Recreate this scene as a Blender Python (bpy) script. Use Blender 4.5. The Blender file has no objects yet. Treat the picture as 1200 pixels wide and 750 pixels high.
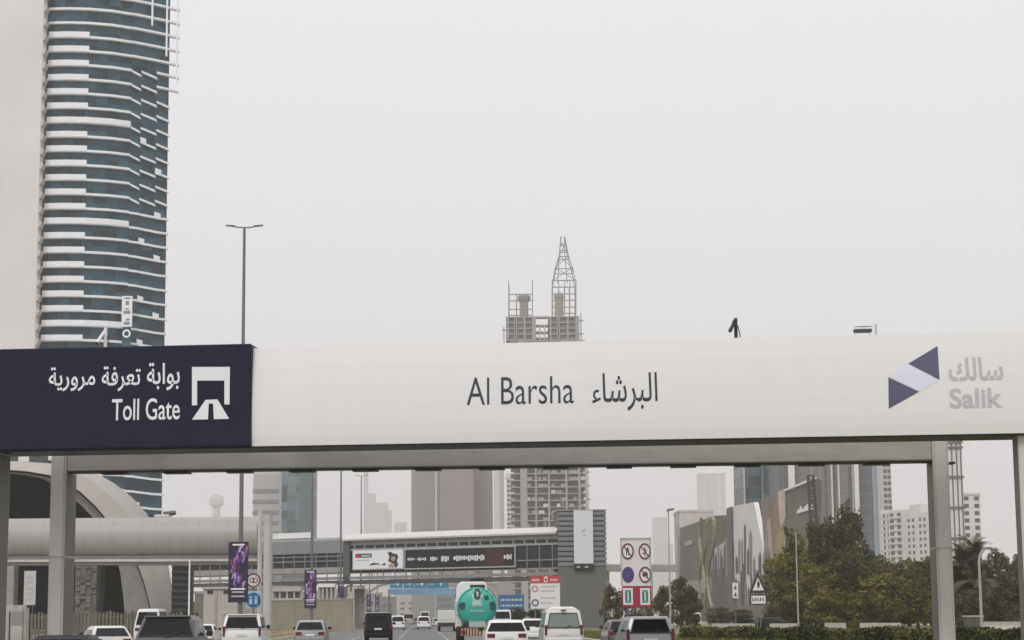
import bpy, bmesh, math, random
from mathutils import Vector as V
R = random.Random(7)
sc = bpy.context.scene
COL = sc.collection

# ------------------------------------------------------------------ camera
F = 2340.0                      # focal length in photo pixels (photo 1200 x 750)
CAMZ = 1.65
PIT = math.atan(347.0 / F)
ROL = math.radians(0.5)
FWD = V((0, math.cos(PIT), math.sin(PIT)))
UP0 = V((0, -math.sin(PIT), math.cos(PIT)))
RT0 = V((1, 0, 0))
RT = RT0 * math.cos(ROL) - UP0 * math.sin(ROL)
UP = UP0 * math.cos(ROL) + RT0 * math.sin(ROL)
CAM = V((0, 0, CAMZ))
cd = bpy.data.cameras.new('camera')
cam = bpy.data.objects.new('camera', cd)
COL.objects.link(cam)
from mathutils import Matrix
cam.matrix_world = Matrix(((RT.x, UP.x, -FWD.x, 0), (RT.y, UP.y, -FWD.y, 0), (RT.z, UP.z, -FWD.z, CAMZ), (0, 0, 0, 1)))
cd.sensor_width = 36
cd.lens = 36 * F / 1200
cd.clip_start = 0.1
cd.clip_end = 20000
sc.camera = cam

# ------------------------------------------------------------------ light
SUN_EL, SUN_AZ = math.radians(50), math.radians(203)      # high, behind the camera and a little left
w = bpy.data.worlds.new("World")
sc.world = w
w.use_nodes = True
nt = w.node_tree
bg = nt.nodes['Background']
sky = nt.nodes.new('ShaderNodeTexSky')
sky.sky_type = 'NISHITA'
sky.sun_disc = False
sky.sun_elevation = SUN_EL
sky.sun_rotation = SUN_AZ
sky.dust_density = 6
sky.air_density = 1.0
hs = nt.nodes.new('ShaderNodeHueSaturation')
hs.inputs['Saturation'].default_value = 0.12
nt.links.new(sky.outputs[0], hs.inputs['Color'])
mx = nt.nodes.new('ShaderNodeMix')
mx.data_type = 'RGBA'
mx.inputs['Factor'].default_value = 0.92
# overcast dust veil: the standard overcast sky, brightest overhead
gtc = nt.nodes.new('ShaderNodeTexCoord')
gsp = nt.nodes.new('ShaderNodeSeparateXYZ')
nt.links.new(gtc.outputs['Generated'], gsp.inputs[0])
gcl = nt.nodes.new('ShaderNodeMath')
gcl.operation = 'MAXIMUM'
gcl.inputs[1].default_value = 0.0
nt.links.new(gsp.outputs['Z'], gcl.inputs[0])
gml = nt.nodes.new('ShaderNodeMath')
gml.operation = 'MULTIPLY_ADD'
gml.inputs[1].default_value = 0.45
gml.inputs[2].default_value = 1.0
nt.links.new(gcl.outputs[0], gml.inputs[0])
gsc = nt.nodes.new('ShaderNodeVectorMath')
gsc.operation = 'SCALE'
gsc.inputs[0].default_value = (8.2, 8.08, 8.22)
nt.links.new(gml.outputs[0], gsc.inputs['Scale'])
nt.links.new(gsc.outputs[0], mx.inputs['B'])
nt.links.new(hs.outputs[0], mx.inputs['A'])
nt.links.new(mx.outputs['Result'], bg.inputs['Color'])
bg.inputs['Strength'].default_value = 0.1
sd = bpy.data.lights.new('sun', 'SUN')
sd.energy = 1.3
sd.angle = math.radians(14)
sd.color = (1, 0.972, 0.93)
so = bpy.data.objects.new('sun', sd)
COL.objects.link(so)
sdir = V((math.sin(SUN_AZ) * math.cos(SUN_EL), math.cos(SUN_AZ) * math.cos(SUN_EL), math.sin(SUN_EL)))
so.rotation_euler = sdir.to_track_quat('Z', 'Y').to_euler()
so.location = (0, 0, 300)
sc.view_settings.view_transform = 'Standard'
sc.view_settings.look = 'None'
sc.view_settings.exposure = 0
sc.view_settings.gamma = 1
sc.view_settings.use_curve_mapping = False
sc.cycles.use_denoising = True
sc.cycles.max_bounces = 6
sc.cycles.volume_bounces = 1
HAZE = 0.00024

# ------------------------------------------------------------------ survey helpers: a bearing in the photo plus a distance gives a place
def ray(px, py):
    return FWD * F + RT * (px - 600) + UP * (375 - py)
def at(px, py, Y):
    d = ray(px, py)
    return CAM + d * (Y / d.y)
def gp(px, Y):                     # point on the ground at that bearing and distance
    p = at(px, 722 + F * CAMZ / Y, Y)
    p.z = 0
    return p
def hz(px, py, Y):
    return at(px, py, Y).z
KR = at(495, 722.9, 100).x / 100.0   # road direction
RZ = -math.atan(KR)
def road(lat, Y, z=0):
    return V((lat + KR * Y, Y, z))
def mpp(Y):
    return Y / F

# ------------------------------------------------------------------ materials
MATS = {}
def M(name, rgb, rough=0.6, metal=0.0, var=0.12, scale=1.5, spec=0.5, coat=0.0, rnd=0.0, emit=None, stretch=None):
    if name in MATS:
        return MATS[name]
    m = bpy.data.materials.new(name)
    m.use_nodes = True
    n = m.node_tree.nodes
    l = m.node_tree.links
    b = n['Principled BSDF']
    b.inputs['Roughness'].default_value = rough
    b.inputs['Metallic'].default_value = metal
    b.inputs['Specular IOR Level'].default_value = spec
    b.inputs['Coat Weight'].default_value = coat
    b.inputs['Coat Roughness'].default_value = 0.08
    tc = n.new('ShaderNodeTexCoord')
    mp = n.new('ShaderNodeMapping')
    mp.inputs['Scale'].default_value = stretch or (1, 1, 1)
    l.new(tc.outputs['Object'], mp.inputs['Vector'])
    no = n.new('ShaderNodeTexNoise')
    no.inputs['Scale'].default_value = scale
    no.inputs['Detail'].default_value = 6
    no.inputs['Roughness'].default_value = 0.65
    l.new(mp.outputs[0], no.inputs['Vector'])
    mr = n.new('ShaderNodeMapRange')
    mr.inputs['From Min'].default_value = 0.3
    mr.inputs['From Max'].default_value = 0.7
    mr.inputs['To Min'].default_value = 1 - var
    mr.inputs['To Max'].default_value = 1 + var
    l.new(no.outputs['Fac'], mr.inputs['Value'])
    mul = n.new('ShaderNodeVectorMath')
    mul.operation = 'SCALE'
    mul.inputs[0].default_value = rgb
    fac = mr.outputs[0]
    if rnd:
        oi = n.new('ShaderNodeObjectInfo')
        r2 = n.new('ShaderNodeMapRange')
        r2.inputs['To Min'].default_value = 1 - rnd
        r2.inputs['To Max'].default_value = 1 + rnd
        l.new(oi.outputs['Random'], r2.inputs['Value'])
        mm = n.new('ShaderNodeMath')
        mm.operation = 'MULTIPLY'
        l.new(fac, mm.inputs[0])
        l.new(r2.outputs[0], mm.inputs[1])
        fac = mm.outputs[0]
    l.new(fac, mul.inputs['Scale'])
    l.new(mul.outputs[0], b.inputs['Base Color'])
    if emit:
        l.new(mul.outputs[0], b.inputs['Emission Color'])
        b.inputs['Emission Strength'].default_value = emit
    MATS[name] = m
    return m

def leaf_mat(name, a, b_, scale=0.35):
    m = bpy.data.materials.new(name)
    m.use_nodes = True
    n = m.node_tree.nodes
    l = m.node_tree.links
    b = n['Principled BSDF']
    b.inputs['Roughness'].default_value = 0.6
    b.inputs['Specular IOR Level'].default_value = 0.2
    tc = n.new('ShaderNodeTexCoord')
    no = n.new('ShaderNodeTexNoise')
    no.inputs['Scale'].default_value = scale
    no.inputs['Detail'].default_value = 8
    no.inputs['Roughness'].default_value = 0.8
    l.new(tc.outputs['Object'], no.inputs['Vector'])
    cr = n.new('ShaderNodeValToRGB')
    cr.color_ramp.elements[0].position = 0.42  # narrow ramp also paints dark shade between clumps in tree crowns
    cr.color_ramp.elements[1].position = 0.62
    cr.color_ramp.elements[0].color = (*a, 1)
    cr.color_ramp.elements[1].color = (*b_, 1)
    l.new(no.outputs['Fac'], cr.inputs[0])
    l.new(cr.outputs[0], b.inputs['Base Color'])
    return m

WHITE_PANEL = M('white_panel', (0.775, 0.77, 0.762), 0.4, var=0.01, scale=1.2, stretch=(1.2, 1, .2))
NAVY = M('navy_panel', (0.015, 0.017, 0.036), 0.55, var=0.1, scale=0.5, spec=0.15)
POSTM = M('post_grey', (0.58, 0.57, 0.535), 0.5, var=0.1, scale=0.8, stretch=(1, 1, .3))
SIDE_SHADE = M('post_side_shade', (0.15, 0.145, 0.13), 0.6, var=0.15, scale=0.8)  # dark colour stands in for shade on the posts' inner sides
GREY_STEEL = M('grey_steel', (0.40, 0.395, 0.37), 0.45, var=0.12, scale=0.8, stretch=(1, 1, 5))
DARK_STEEL = M('dark_steel', (0.05, 0.05, 0.05), 0.5)
BLACK = M('black_plastic', (0.012, 0.012, 0.013), 0.5)
WHITE_PRINT = M('white_print', (0.78, 0.78, 0.8), 0.5, var=0.02)
NAVY_PRINT = M('navy_print', (0.03, 0.028, 0.05), 0.5, var=0.03)
GREY_PRINT = M('grey_print', (0.42, 0.41, 0.44), 0.5, var=0.03)
LOGO_GREY = M('logo_grey', (0.50, 0.485, 0.52), 0.5, var=0.02)
LILAC_PRINT = M('lilac_print', (0.72, 0.73, 0.86), 0.5, var=0.02)
PURPLE_PRINT = M('purple_print', (0.095, 0.088, 0.155), 0.5, var=0.05)
CONC = M('concrete', (0.31, 0.30, 0.285), 0.85, var=0.2, scale=0.6)
CONC_L = M('pale_concrete', (0.47, 0.45, 0.42), 0.8, var=0.15, scale=0.3)
RAWC = M('raw_concrete', (0.33, 0.315, 0.30), 0.9, var=0.2, scale=0.2, rnd=0.12)
RAWD = M('dark_infill', (0.15, 0.145, 0.145), 0.9, var=0.3, scale=0.3, rnd=0.4)
BEIGE = M('beige_wall', (0.40, 0.37, 0.30), 0.85, var=0.15, scale=0.4)
GLASS_DK = M('tower_glass', (0.016, 0.056, 0.080), 0.2, var=0.4, scale=0.12, spec=0.3, stretch=(1, 1, 2.5))
GLASS_TEAL = M('teal_glass', (0.085, 0.125, 0.135), 0.25, var=0.25, scale=0.05)
BLUEG = M('blue_glass', (.06, .085, .11), .2, var=.15, scale=.05)
GLASS_WIN = M('window_glass', (0.03, 0.035, 0.04), 0.15, var=0.3, scale=0.3)
TINT = M('tinted_car_glass', (0.006, 0.0065, 0.008), 0.1, var=0.1, spec=0.22)
GLASS_PALE = M('pale_car_glass', (0.16, 0.19, 0.175), 0.1, var=0.1, spec=0.6)
WHITE_TRIM = M('white_trim', (0.78, 0.78, 0.77), 0.5, var=0.06)
RUBBER = M('tyre_rubber', (0.015, 0.015, 0.015), 0.85)
ALLOY = M('alloy', (0.35, 0.35, 0.36), 0.3, metal=0.8)
TAIL = M('tail_lamp_red', (0.13, 0.012, 0.014), 0.15, var=0.1)
PLATE = M('number_plate', (0.7, 0.7, 0.68), 0.4)

def pane_cells(m, step):
    n = m.node_tree.nodes
    l = m.node_tree.links
    b = n['Principled BSDF']
    src = b.inputs['Base Color'].links[0].from_socket
    tc = n.new('ShaderNodeTexCoord')
    sn = n.new('ShaderNodeVectorMath')
    sn.operation = 'SNAP'
    sn.inputs[1].default_value = step
    l.new(tc.outputs['Object'], sn.inputs[0])
    wn = n.new('ShaderNodeTexWhiteNoise')
    l.new(sn.outputs[0], wn.inputs['Vector'])
    mr = n.new('ShaderNodeMapRange')
    mr.inputs['To Min'].default_value = .35
    mr.inputs['To Max'].default_value = 1.75
    l.new(wn.outputs['Value'], mr.inputs['Value'])
    v = n.new('ShaderNodeVectorMath')
    v.operation = 'SCALE'
    l.new(src, v.inputs[0])
    l.new(mr.outputs[0], v.inputs['Scale'])
    l.new(v.outputs[0], b.inputs['Base Color'])
pane_cells(GLASS_DK, (2.6, 60, 1.78))
pane_cells(GLASS_TEAL, (4, 60, 4))
pane_cells(BLUEG, (4, 60, 3.8))

# ------------------------------------------------------------------ mesh helpers
class MB:
    def __init__(s):
        s.v = []
        s.f = []
    def add(s, vs, fs):
        o = len(s.v)
        s.v += [tuple(v) for v in vs]
        s.f += [tuple(i + o for i in f) for f in fs]
        return s
    def box(s, x0, x1, y0, y1, z0, z1):
        s.add([(x0, y0, z0), (x1, y0, z0), (x1, y1, z0), (x0, y1, z0), (x0, y0, z1), (x1, y0, z1), (x1, y1, z1), (x0, y1, z1)],
              [(0, 3, 2, 1), (4, 5, 6, 7), (0, 1, 5, 4), (1, 2, 6, 5), (2, 3, 7, 6), (3, 0, 4, 7)])
        return s
    def hexa(s, p):                    # 8 points: bottom ring 0-3, top ring 4-7
        return s.add(p, [(0, 3, 2, 1), (4, 5, 6, 7), (0, 1, 5, 4), (1, 2, 6, 5), (2, 3, 7, 6), (3, 0, 4, 7)])
    def loft(s, rings, cap=True, closed=True):
        n = len(rings[0])
        o = len(s.v)
        for r in rings:
            s.v += [tuple(p) for p in r]
        for i in range(len(rings) - 1):
            for j in range(n if closed else n - 1):
                a, b = o + i * n + j, o + i * n + (j + 1) % n
                s.f.append((a, b, b + n, a + n))
        if cap and closed:
            s.f.append(tuple(o + j for j in range(n - 1, -1, -1)))
            s.f.append(tuple(o + (len(rings) - 1) * n + j for j in range(n)))
        return s
    def prism(s, poly, lo, hi, axis='y'):
        def P(a, b, c):
            return {'y': (a, c, b), 'x': (c, a, b), 'z': (a, b, c)}[axis]
        return s.loft([[P(a, b, lo) for a, b in poly], [P(a, b, hi) for a, b in poly]])
    def tube(s, p, q, r0, r1=None, n=8):
        p, q = V(p), V(q)
        r1 = r0 if r1 is None else r1
        d = (q - p).normalized()
        a = d.orthogonal().normalized()
        b = d.cross(a)
        def ring(c, r):
            return [c + a * (r * math.cos(2 * math.pi * k / n)) + b * (r * math.sin(2 * math.pi * k / n)) for k in range(n)]
        return s.loft([ring(p, r0), ring(q, r1)])
    def path(s, pts, r, n=8):
        for i in range(len(pts) - 1):
            s.tube(pts[i], pts[i + 1], r if not isinstance(r, list) else r[i], r if not isinstance(r, list) else r[i + 1], n)
        return s
    def disc(s, cx, cz, r, y0, y1, n=20, rx=None):       # faces -y
        rx = rx or r
        return s.prism([(cx + rx * math.cos(2 * math.pi * k / n), cz + r * math.sin(2 * math.pi * k / n)) for k in range(n)], y0, y1)
    def ring(s, cx, cz, r, t, y0, y1, n=24):
        o = [[(cx + q * math.cos(2 * math.pi * k / n), y, cz + q * math.sin(2 * math.pi * k / n)) for k in range(n)] for q, y in ((r, y1), (r, y0), (r - t, y0), (r - t, y1))]
        return s.loft(o + [o[0]], cap=False)
    def build(s, name, mat, parent=None, bevel=0, smooth=False, seg=1, loc=None, kind=None):
        me = bpy.data.meshes.new(name)
        me.from_pydata(s.v, [], s.f)
        me.update()
        bm = bmesh.new()
        bm.from_mesh(me)
        bmesh.ops.recalc_face_normals(bm, faces=bm.faces)
        if bevel:
            ed = [e for e in bm.edges if len(e.link_faces) == 2 and e.calc_face_angle(0) > 0.5]
            bmesh.ops.bevel(bm, geom=ed, offset=bevel, segments=seg, affect='EDGES', clamp_overlap=True)
        bm.to_mesh(me)
        bm.free()
        if smooth:
            me.shade_smooth()
            me.set_sharp_from_angle(angle=math.radians(35))
        me.materials.append(mat)
        o = bpy.data.objects.new(name, me)
        COL.objects.link(o)
        if parent:
            o.parent = parent
        if loc:
            o.location = loc
        if kind:
            o['kind'] = kind
        return o

def thing(name, label, cat, loc=(0, 0, 0), rz=0, group=None):
    o = bpy.data.objects.new(name, None)
    o.empty_display_size = 0.5
    COL.objects.link(o)
    o.location = loc
    o.rotation_euler = (0, 0, rz)
    o['label'] = label
    o['category'] = cat
    if group:
        o['group'] = group
    return o
def tag(o, label, cat, group=None):
    o['label'] = label
    o['category'] = cat
    if group:
        o['group'] = group
    return o
def inst(src, parent=None, loc=None, rz=None, mat=None, scale=None):
    o = src.copy()
    COL.objects.link(o)
    if parent:
        o.parent = parent
    if loc is not None:
        o.location = loc
    if rz is not None:
        o.rotation_euler = (0, 0, rz)
    if scale is not None:
        o.scale = scale
    return o
def copy_tree(o, parent=None):
    c = o.copy()
    COL.objects.link(c)
    if parent:
        c.parent = parent
    for ch in [x for x in list(bpy.data.objects) if x.parent == o]:
        copy_tree(ch, c)
    return c

def text_geo(s, bold=0.0):
    cu = bpy.data.curves.new('t', 'FONT')
    cu.body = s
    cu.offset = bold
    cu.resolution_u = 4
    ob = bpy.data.objects.new('t', cu)
    COL.objects.link(ob)
    bpy.context.view_layer.update()
    dg = bpy.context.evaluated_depsgraph_get()
    me = bpy.data.meshes.new_from_object(ob.evaluated_get(dg))
    bm = bmesh.new()
    bm.from_mesh(me)
    bpy.data.objects.remove(ob)
    bpy.data.meshes.remove(me)
    return bm
def lettering(s, u0, u1, z0, z1, surf, mat, parent, bold=0.0, lift=0.008, rows=14):
    """text stretched to the box u0..u1, z0..z1, laid on the surface y = surf(z)"""
    bm = text_geo(s, bold)
    xs = [v.co.x for v in bm.verts]
    ys = [v.co.y for v in bm.verts]
    ax, bx, ay, by = min(xs), max(xs), min(ys), max(ys)
    # where joined letters overlap, lift the overlapping faces a hair
    def inside(p, t):
        c = [(t[(k + 1) % 3].x - t[k].x) * (p.y - t[k].y) - (t[(k + 1) % 3].y - t[k].y) * (p.x - t[k].x) for k in range(3)]
        return all(q > 0 for q in c) or all(q < 0 for q in c)
    fs_ = [(f, [v.co.copy() for v in f.verts], f.calc_center_median()) for f in bm.faces if len(f.verts) == 3]
    box_ = [(min(p.x for p in t), max(p.x for p in t), min(p.y for p in t), max(p.y for p in t)) for f, t, c in fs_]
    hit = []
    for f, t, c in fs_:
        for (g, t2, c2), (xa, xb, ya, yb) in zip(fs_, box_):
            if g is not f and xa < c.x < xb and ya < c.y < yb and inside(c, t2):
                hit.append(f)
                break
    for i, f in enumerate(hit):
        vs = bmesh.ops.split(bm, geom=[f])['geom']
        for v in vs:
            if isinstance(v, bmesh.types.BMVert):
                v.co.z = 0.0015 + 0.0004 * (i % 9)
    for r in range(1, rows):
        bmesh.ops.bisect_plane(bm, geom=bm.verts[:] + bm.edges[:] + bm.faces[:], plane_co=(0, ay + (by - ay) * r / rows, 0), plane_no=(0, 1, 0))
    for v in bm.verts:
        u = u0 + (v.co.x - ax) / (bx - ax) * (u1 - u0)
        z = z0 + (v.co.y - ay) / (by - ay) * (z1 - z0)
        v.co = (u, surf(z) - lift - v.co.z, z)
    for f in bm.faces:
        f.normal_update()
        if f.normal.y > 0:
            f.normal_flip()
    me = bpy.data.meshes.new('lettering')
    bm.to_mesh(me)
    bm.free()
    me.materials.append(mat)
    o = bpy.data.objects.new('lettering', me)
    COL.objects.link(o)
    o.parent = parent
    return o
def print_poly(name, pts, surf, mat, parent, lift=0.008, rows=14):
    bm = bmesh.new()
    vs = [bm.verts.new((u, 0, z)) for u, z in pts]
    bm.faces.new(vs)
    zs = [z for u, z in pts]
    for r in range(1, rows):
        bmesh.ops.bisect_plane(bm, geom=bm.verts[:] + bm.edges[:] + bm.faces[:], plane_co=(0, 0, min(zs) + (max(zs) - min(zs)) * r / rows), plane_no=(0, 0, 1))
    for v in bm.verts:
        v.co.y = surf(v.co.z) - lift
    me = bpy.data.meshes.new(name)
    bm.to_mesh(me)
    bm.free()
    me.materials.append(mat)
    o = bpy.data.objects.new(name, me)
    COL.objects.link(o)
    o.parent = parent
    return o

class Frame:
    """a local frame: origin o, x axis along u (horizontal); survey() finds where a bearing meets the plane y = y0"""
    def __init__(s, a, b):
        s.o = V((a.x, a.y, 0))
        d = V((b.x - a.x, b.y - a.y, 0))
        s.L = d.length
        s.u = d.normalized()
        s.n = V((-s.u.y, s.u.x, 0))
        s.rz = math.atan2(s.u.y, s.u.x)
    def survey(s, px, py, y0=0.0):
        d = ray(px, py)
        t = (s.o - CAM).dot(s.n) + y0
        t = t / d.dot(s.n)
        p = CAM + d * t - s.o
        return p.dot(s.u), p.z

# ------------------------------------------------------------------ ground, road
ground_m = M('sandy_ground', (0.30, 0.27, 0.215), 0.95, var=0.25, scale=0.05)
b = MB()
b.add([(-3500, -200, 0), (3500, -200, 0), (3500, 3900, 0), (-3500, 3900, 0)], [(0, 1, 2, 3)])
o = b.build('ground', ground_m)
o['kind'] = 'structure'
asphalt = M('asphalt', (0.135, 0.132, 0.128), 0.85, var=0.22, scale=0.35, stretch=(1, 0.15, 1))
def sheet(name, l0, l1, Y0, Y1, z, mat, parent=None, kind='structure', n=1):
    m = MB()
    m.add([road(l0, Y0, z), road(l1, Y0, z), road(l1, Y1, z), road(l0, Y1, z)], [(0, 1, 2, 3)])
    o = m.build(name, mat, parent)
    if kind:
        o['kind'] = kind
    return o
rd = sheet('road', -10.9, 10.9, -60, 2500, 0.004, asphalt)
sheet('service_road', -22, -12.6, -60, 420, 0.004, asphalt)
paint = M('road_paint', (0.55, 0.54, 0.5), 0.7, var=0.2, scale=3)
dash = MB()
dash.box(-0.09, 0.09, 0, 3.5, 0.0045, 0.0085)
d0 = None
for lat in (-5.4, -1.8, 1.8, 5.4):
    for Y in range(60, 460, 12):
        if d0 is None:
            d0 = dash.build('lane_marking', paint, rd, loc=road(lat, Y))
            d0.rotation_euler = (0, 0, RZ)
        else:
            inst(d0, rd, road(lat, Y), RZ)
for lat in (-10.2, 10.2):
    e = MB()
    e.add([road(lat - .1, 20, .008), road(lat + .1, 20, .008), road(lat + .1, 900, .008), road(lat - .1, 900, .008)], [(0, 1, 2, 3)])
    e.build('edge_line', M('yellow_paint', (0.5, 0.36, 0.06), 0.7), rd)
def kerb(l0, l1, Y0, Y1):
    m = MB()
    m.loft([[road(l0, Y, 0.0), road(l1, Y, 0.0), road(l1, Y, 0.14), road(l0, Y, 0.14)] for Y in (Y0, Y1)])
    o = m.build('kerb', CONC_L)
    o['kind'] = 'structure'
kerb(-11.15, -10.9, -60, 900)
kerb(10.9, 11.15, -60, 900)
grass_m = leaf_mat('verge_grass', (0.075, 0.085, 0.02), (0.20, 0.19, 0.06), 0.25)
sheet('grass_verge', 11.15, 60, -60, 330, 0.01, grass_m)
sheet('left_verge', -12.6, -11.15, -60, 900, 0.01, ground_m)
# tufts of grass along the verge edge that shows between the vehicles
def leaf_quads(mb, c, rad, n, size, rng, flat=0.0):
    for _ in range(n):
        while True:
            p = V((rng.uniform(-1, 1), rng.uniform(-1, 1), rng.uniform(-1, 1)))
            if p.length < 1:
                break
        p = p.normalized() * (p.length ** 0.55)
        p = V((c[0] + p.x * rad[0], c[1] + p.y * rad[1], c[2] + p.z * rad[2]))
        a = V((rng.gauss(0, 1), rng.gauss(0, 1), rng.gauss(0, 1))).normalized()
        bb = a.cross(V((rng.gauss(0, 1), rng.gauss(0, 1), rng.gauss(0, 1)))).normalized()
        s = size * rng.uniform(0.6, 1.4)
        a = a * s
        bb = bb * (s * 0.55)
        mb.add([p - a, p + bb * .9 - a * .1, p + a, p - bb * .9 + a * .1], [(0, 1, 2, 3)])
g = MB()
for _ in range(7000):
    Y = R.uniform(80, 190)
    lat = R.uniform(11.3, 19)
    p = road(lat, Y, 0.01)
    a = R.uniform(0, 6.28)
    s = R.uniform(.05, .13)
    h = R.uniform(.12, .4)
    g.add([p + V((math.cos(a) * s, math.sin(a) * s, 0)), p - V((math.cos(a) * s, math.sin(a) * s, 0)), p + V((R.gauss(0, .1), R.gauss(0, .1), h))], [(0, 1, 2)])
g.build('grass', grass_m, kind='stuff')

# ------------------------------------------------------------------ toll gantry
YL = 67.0
pa = at(-2, 528, YL)
sR = ray(1203, 507.5)
YR = (pa.z - CAMZ) / (sR.z / sR.y)
FA = Frame(gp(-2, YL), gp(1203, YR))
G = thing('toll_gantry', 'long white overhead toll gate sign across the whole road on two grey posts', 'toll gate', FA.o, FA.rz)
u_l = FA.survey(-2, 640)[0]
u_r = FA.survey(1203, 640)[0]
z_bot = FA.survey(600, 517.6)[1]
z_top = FA.survey(600, 401)[1]
HP = z_top - z_bot
PROF = [(0.0, 0.05), (0.10, 0.015), (0.22, 0.0), (0.40, 0.0), (0.60, 0.022), (0.80, 0.065), (1.0, 0.135)]
def psurf(z):
    t = max(0, min(1, (z - z_bot) / HP))
    for (a, ya), (c, yc) in zip(PROF, PROF[1:]):
        if t <= c:
            return ya + (yc - ya) * (t - a) / (c - a)
    return PROF[-1][1]
fine = [z_bot + HP * k / 40 for k in range(41)]
uN = FA.survey(295, 465)[0]
def panel(u0, u1, off):
    ring0 = [(psurf(z) - off, z) for z in fine] + [(2.1, z_top), (2.1, z_bot + .25), (1.3, z_bot)]
    m = MB()
    m.prism(ring0, u0, u1, 'x')
    return m
ends = [u_l - 2.0, uN, u_r + 2.0]
white = None
for a, c in zip(ends[1:], ends[2:]):
    white = panel(a + 0.004, c - 0.004, 0).build('sign_panel', WHITE_PANEL, G, smooth=True)
# navy section: flat box a little proud
zn0 = FA.survey(150, 525.5)[1]
zn1 = FA.survey(150, 406.5)[1]
nb = MB()
nb.box(ends[0], uN - .01, -0.14, 1.3, zn0, zn1)
navy = nb.build('toll_sign_panel', NAVY, G, bevel=0.03)
navy['label'] = 'navy blue end panel with toll gate lettering'
flat = lambda z: -0.14
def gbox(s, x0, x1, y0, y1, surf, mat, par, **kw):
    y0s = -0.14 if surf is flat else 0.0
    ua, za = FA.survey(x0, y1, y0s)
    ub, zb = FA.survey(x1, y0, y0s)
    return lettering(s, ua, ub, za, zb, surf, mat, par, **kw)
gbox("Toll Gate", 131, 211, 466, 493, flat, WHITE_PRINT, navy, bold=0.008, rows=1)
gbox("\uFE94\uFEF3\uFEAD\uFEED\uFEAE\uFEE3", 57, 112, 429.5, 459, flat, WHITE_PRINT, navy, bold=0.012, rows=1)
gbox("\uFE94\uFED3\uFEAE\uFECC\uFE97", 119, 165, 428.5, 459, flat, WHITE_PRINT, navy, bold=0.012, rows=1)
gbox("\uFE94\uFE91\uFE8D\uFEEE\uFE91", 172, 211, 424.5, 458, flat, WHITE_PRINT, navy, bold=0.012, rows=1)
wl = [o for o in bpy.data.objects if o.name.startswith('sign_panel')]
gbox("Al Barsha", 547, 672, 440, 475, psurf, NAVY_PRINT, wl[0], bold=-0.004)
gbox("\uFE8E\uFEB7\uFEAE\uFE92\uFEDF\uFE8D", 706.5, 770, 436, 482, psurf, NAVY_PRINT, wl[0], bold=0.004)
gbox("\uFE80", 694, 704, 456.5, 472.5, psurf, NAVY_PRINT, wl[0])
gbox("Salik", 1113, 1174, 454, 479, psurf, LOGO_GREY, wl[-1], bold=0.025)
gbox("\uFEDA\uFEDF\uFE8E\uFEB3", 1112, 1175, 418, 447, psurf, LOGO_GREY, wl[-1], bold=0.025)
def gpoly(name, pts, surf, mat, par, rows=14, lift=0.008):
    y0 = -0.14 if surf is flat else 0.0
    return print_poly(name, [FA.survey(x, y, y0) for x, y in pts], surf, mat, par, lift, rows)
# logo
gpoly('logo_mark', [(1041, 442), (1077, 459), (1041.5, 479)], psurf, PURPLE_PRINT, wl[-1])
gpoly('logo_mark', [(1064.5, 426), (1099, 405), (1101, 445)], psurf, PURPLE_PRINT, wl[-1])
gpoly('logo_mark', [(1041, 441), (1064, 426.5), (1101, 446), (1077.5, 458.5)], psurf, LILAC_PRINT, wl[-1])
# toll gate symbol on the navy panel
gpoly('symbol', [(225, 430), (269.5, 430), (269, 474), (263, 474), (263, 446), (231, 446), (231, 475), (225, 475)], flat, WHITE_PRINT, navy, rows=1)
gpoly('symbol', [(241, 468.5), (245, 468.5), (243.7, 491.5), (225, 491.8)], flat, WHITE_PRINT, navy, rows=1)
gpoly('symbol', [(249.5, 468.2), (255, 468), (268.5, 490.8), (250.6, 491.2)], flat, WHITE_PRINT, navy, rows=1)
gpoly('symbol', [(245, 468.5), (249.5, 468.2), (249.6, 473), (244.8, 473)], flat, WHITE_PRINT, navy, rows=1)
# outer posts (the sign hangs on their inner faces) and catwalk behind
for px, s in ((10.5, -1), (1189, 1)):
    u = FA.survey(px, 560, 1.4)[0]
    m = MB()
    m.box(min(u, u + s * .62), max(u, u + s * .62), 0.35, 1.55, 0, z_bot + 1.2)
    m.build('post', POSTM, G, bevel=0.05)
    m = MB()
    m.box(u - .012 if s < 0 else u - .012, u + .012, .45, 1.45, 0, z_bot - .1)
    m.build('shaded_side', SIDE_SHADE, G)  # thin dark sheet added to shade the post's inner face
m = MB()
m.box(u_l, u_r, 1.75, 2.05, z_bot - .02, z_bot + .22)
m.build('rear_beam', DARK_STEEL, G)
m = MB()
m.box(u_l - .6, u_r + .6, .14, 2.0, z_bot - .05, z_bot - .004)
m.build('soffit', BLACK, G)  # black sheet puts the underside's shade into its colour

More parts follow.
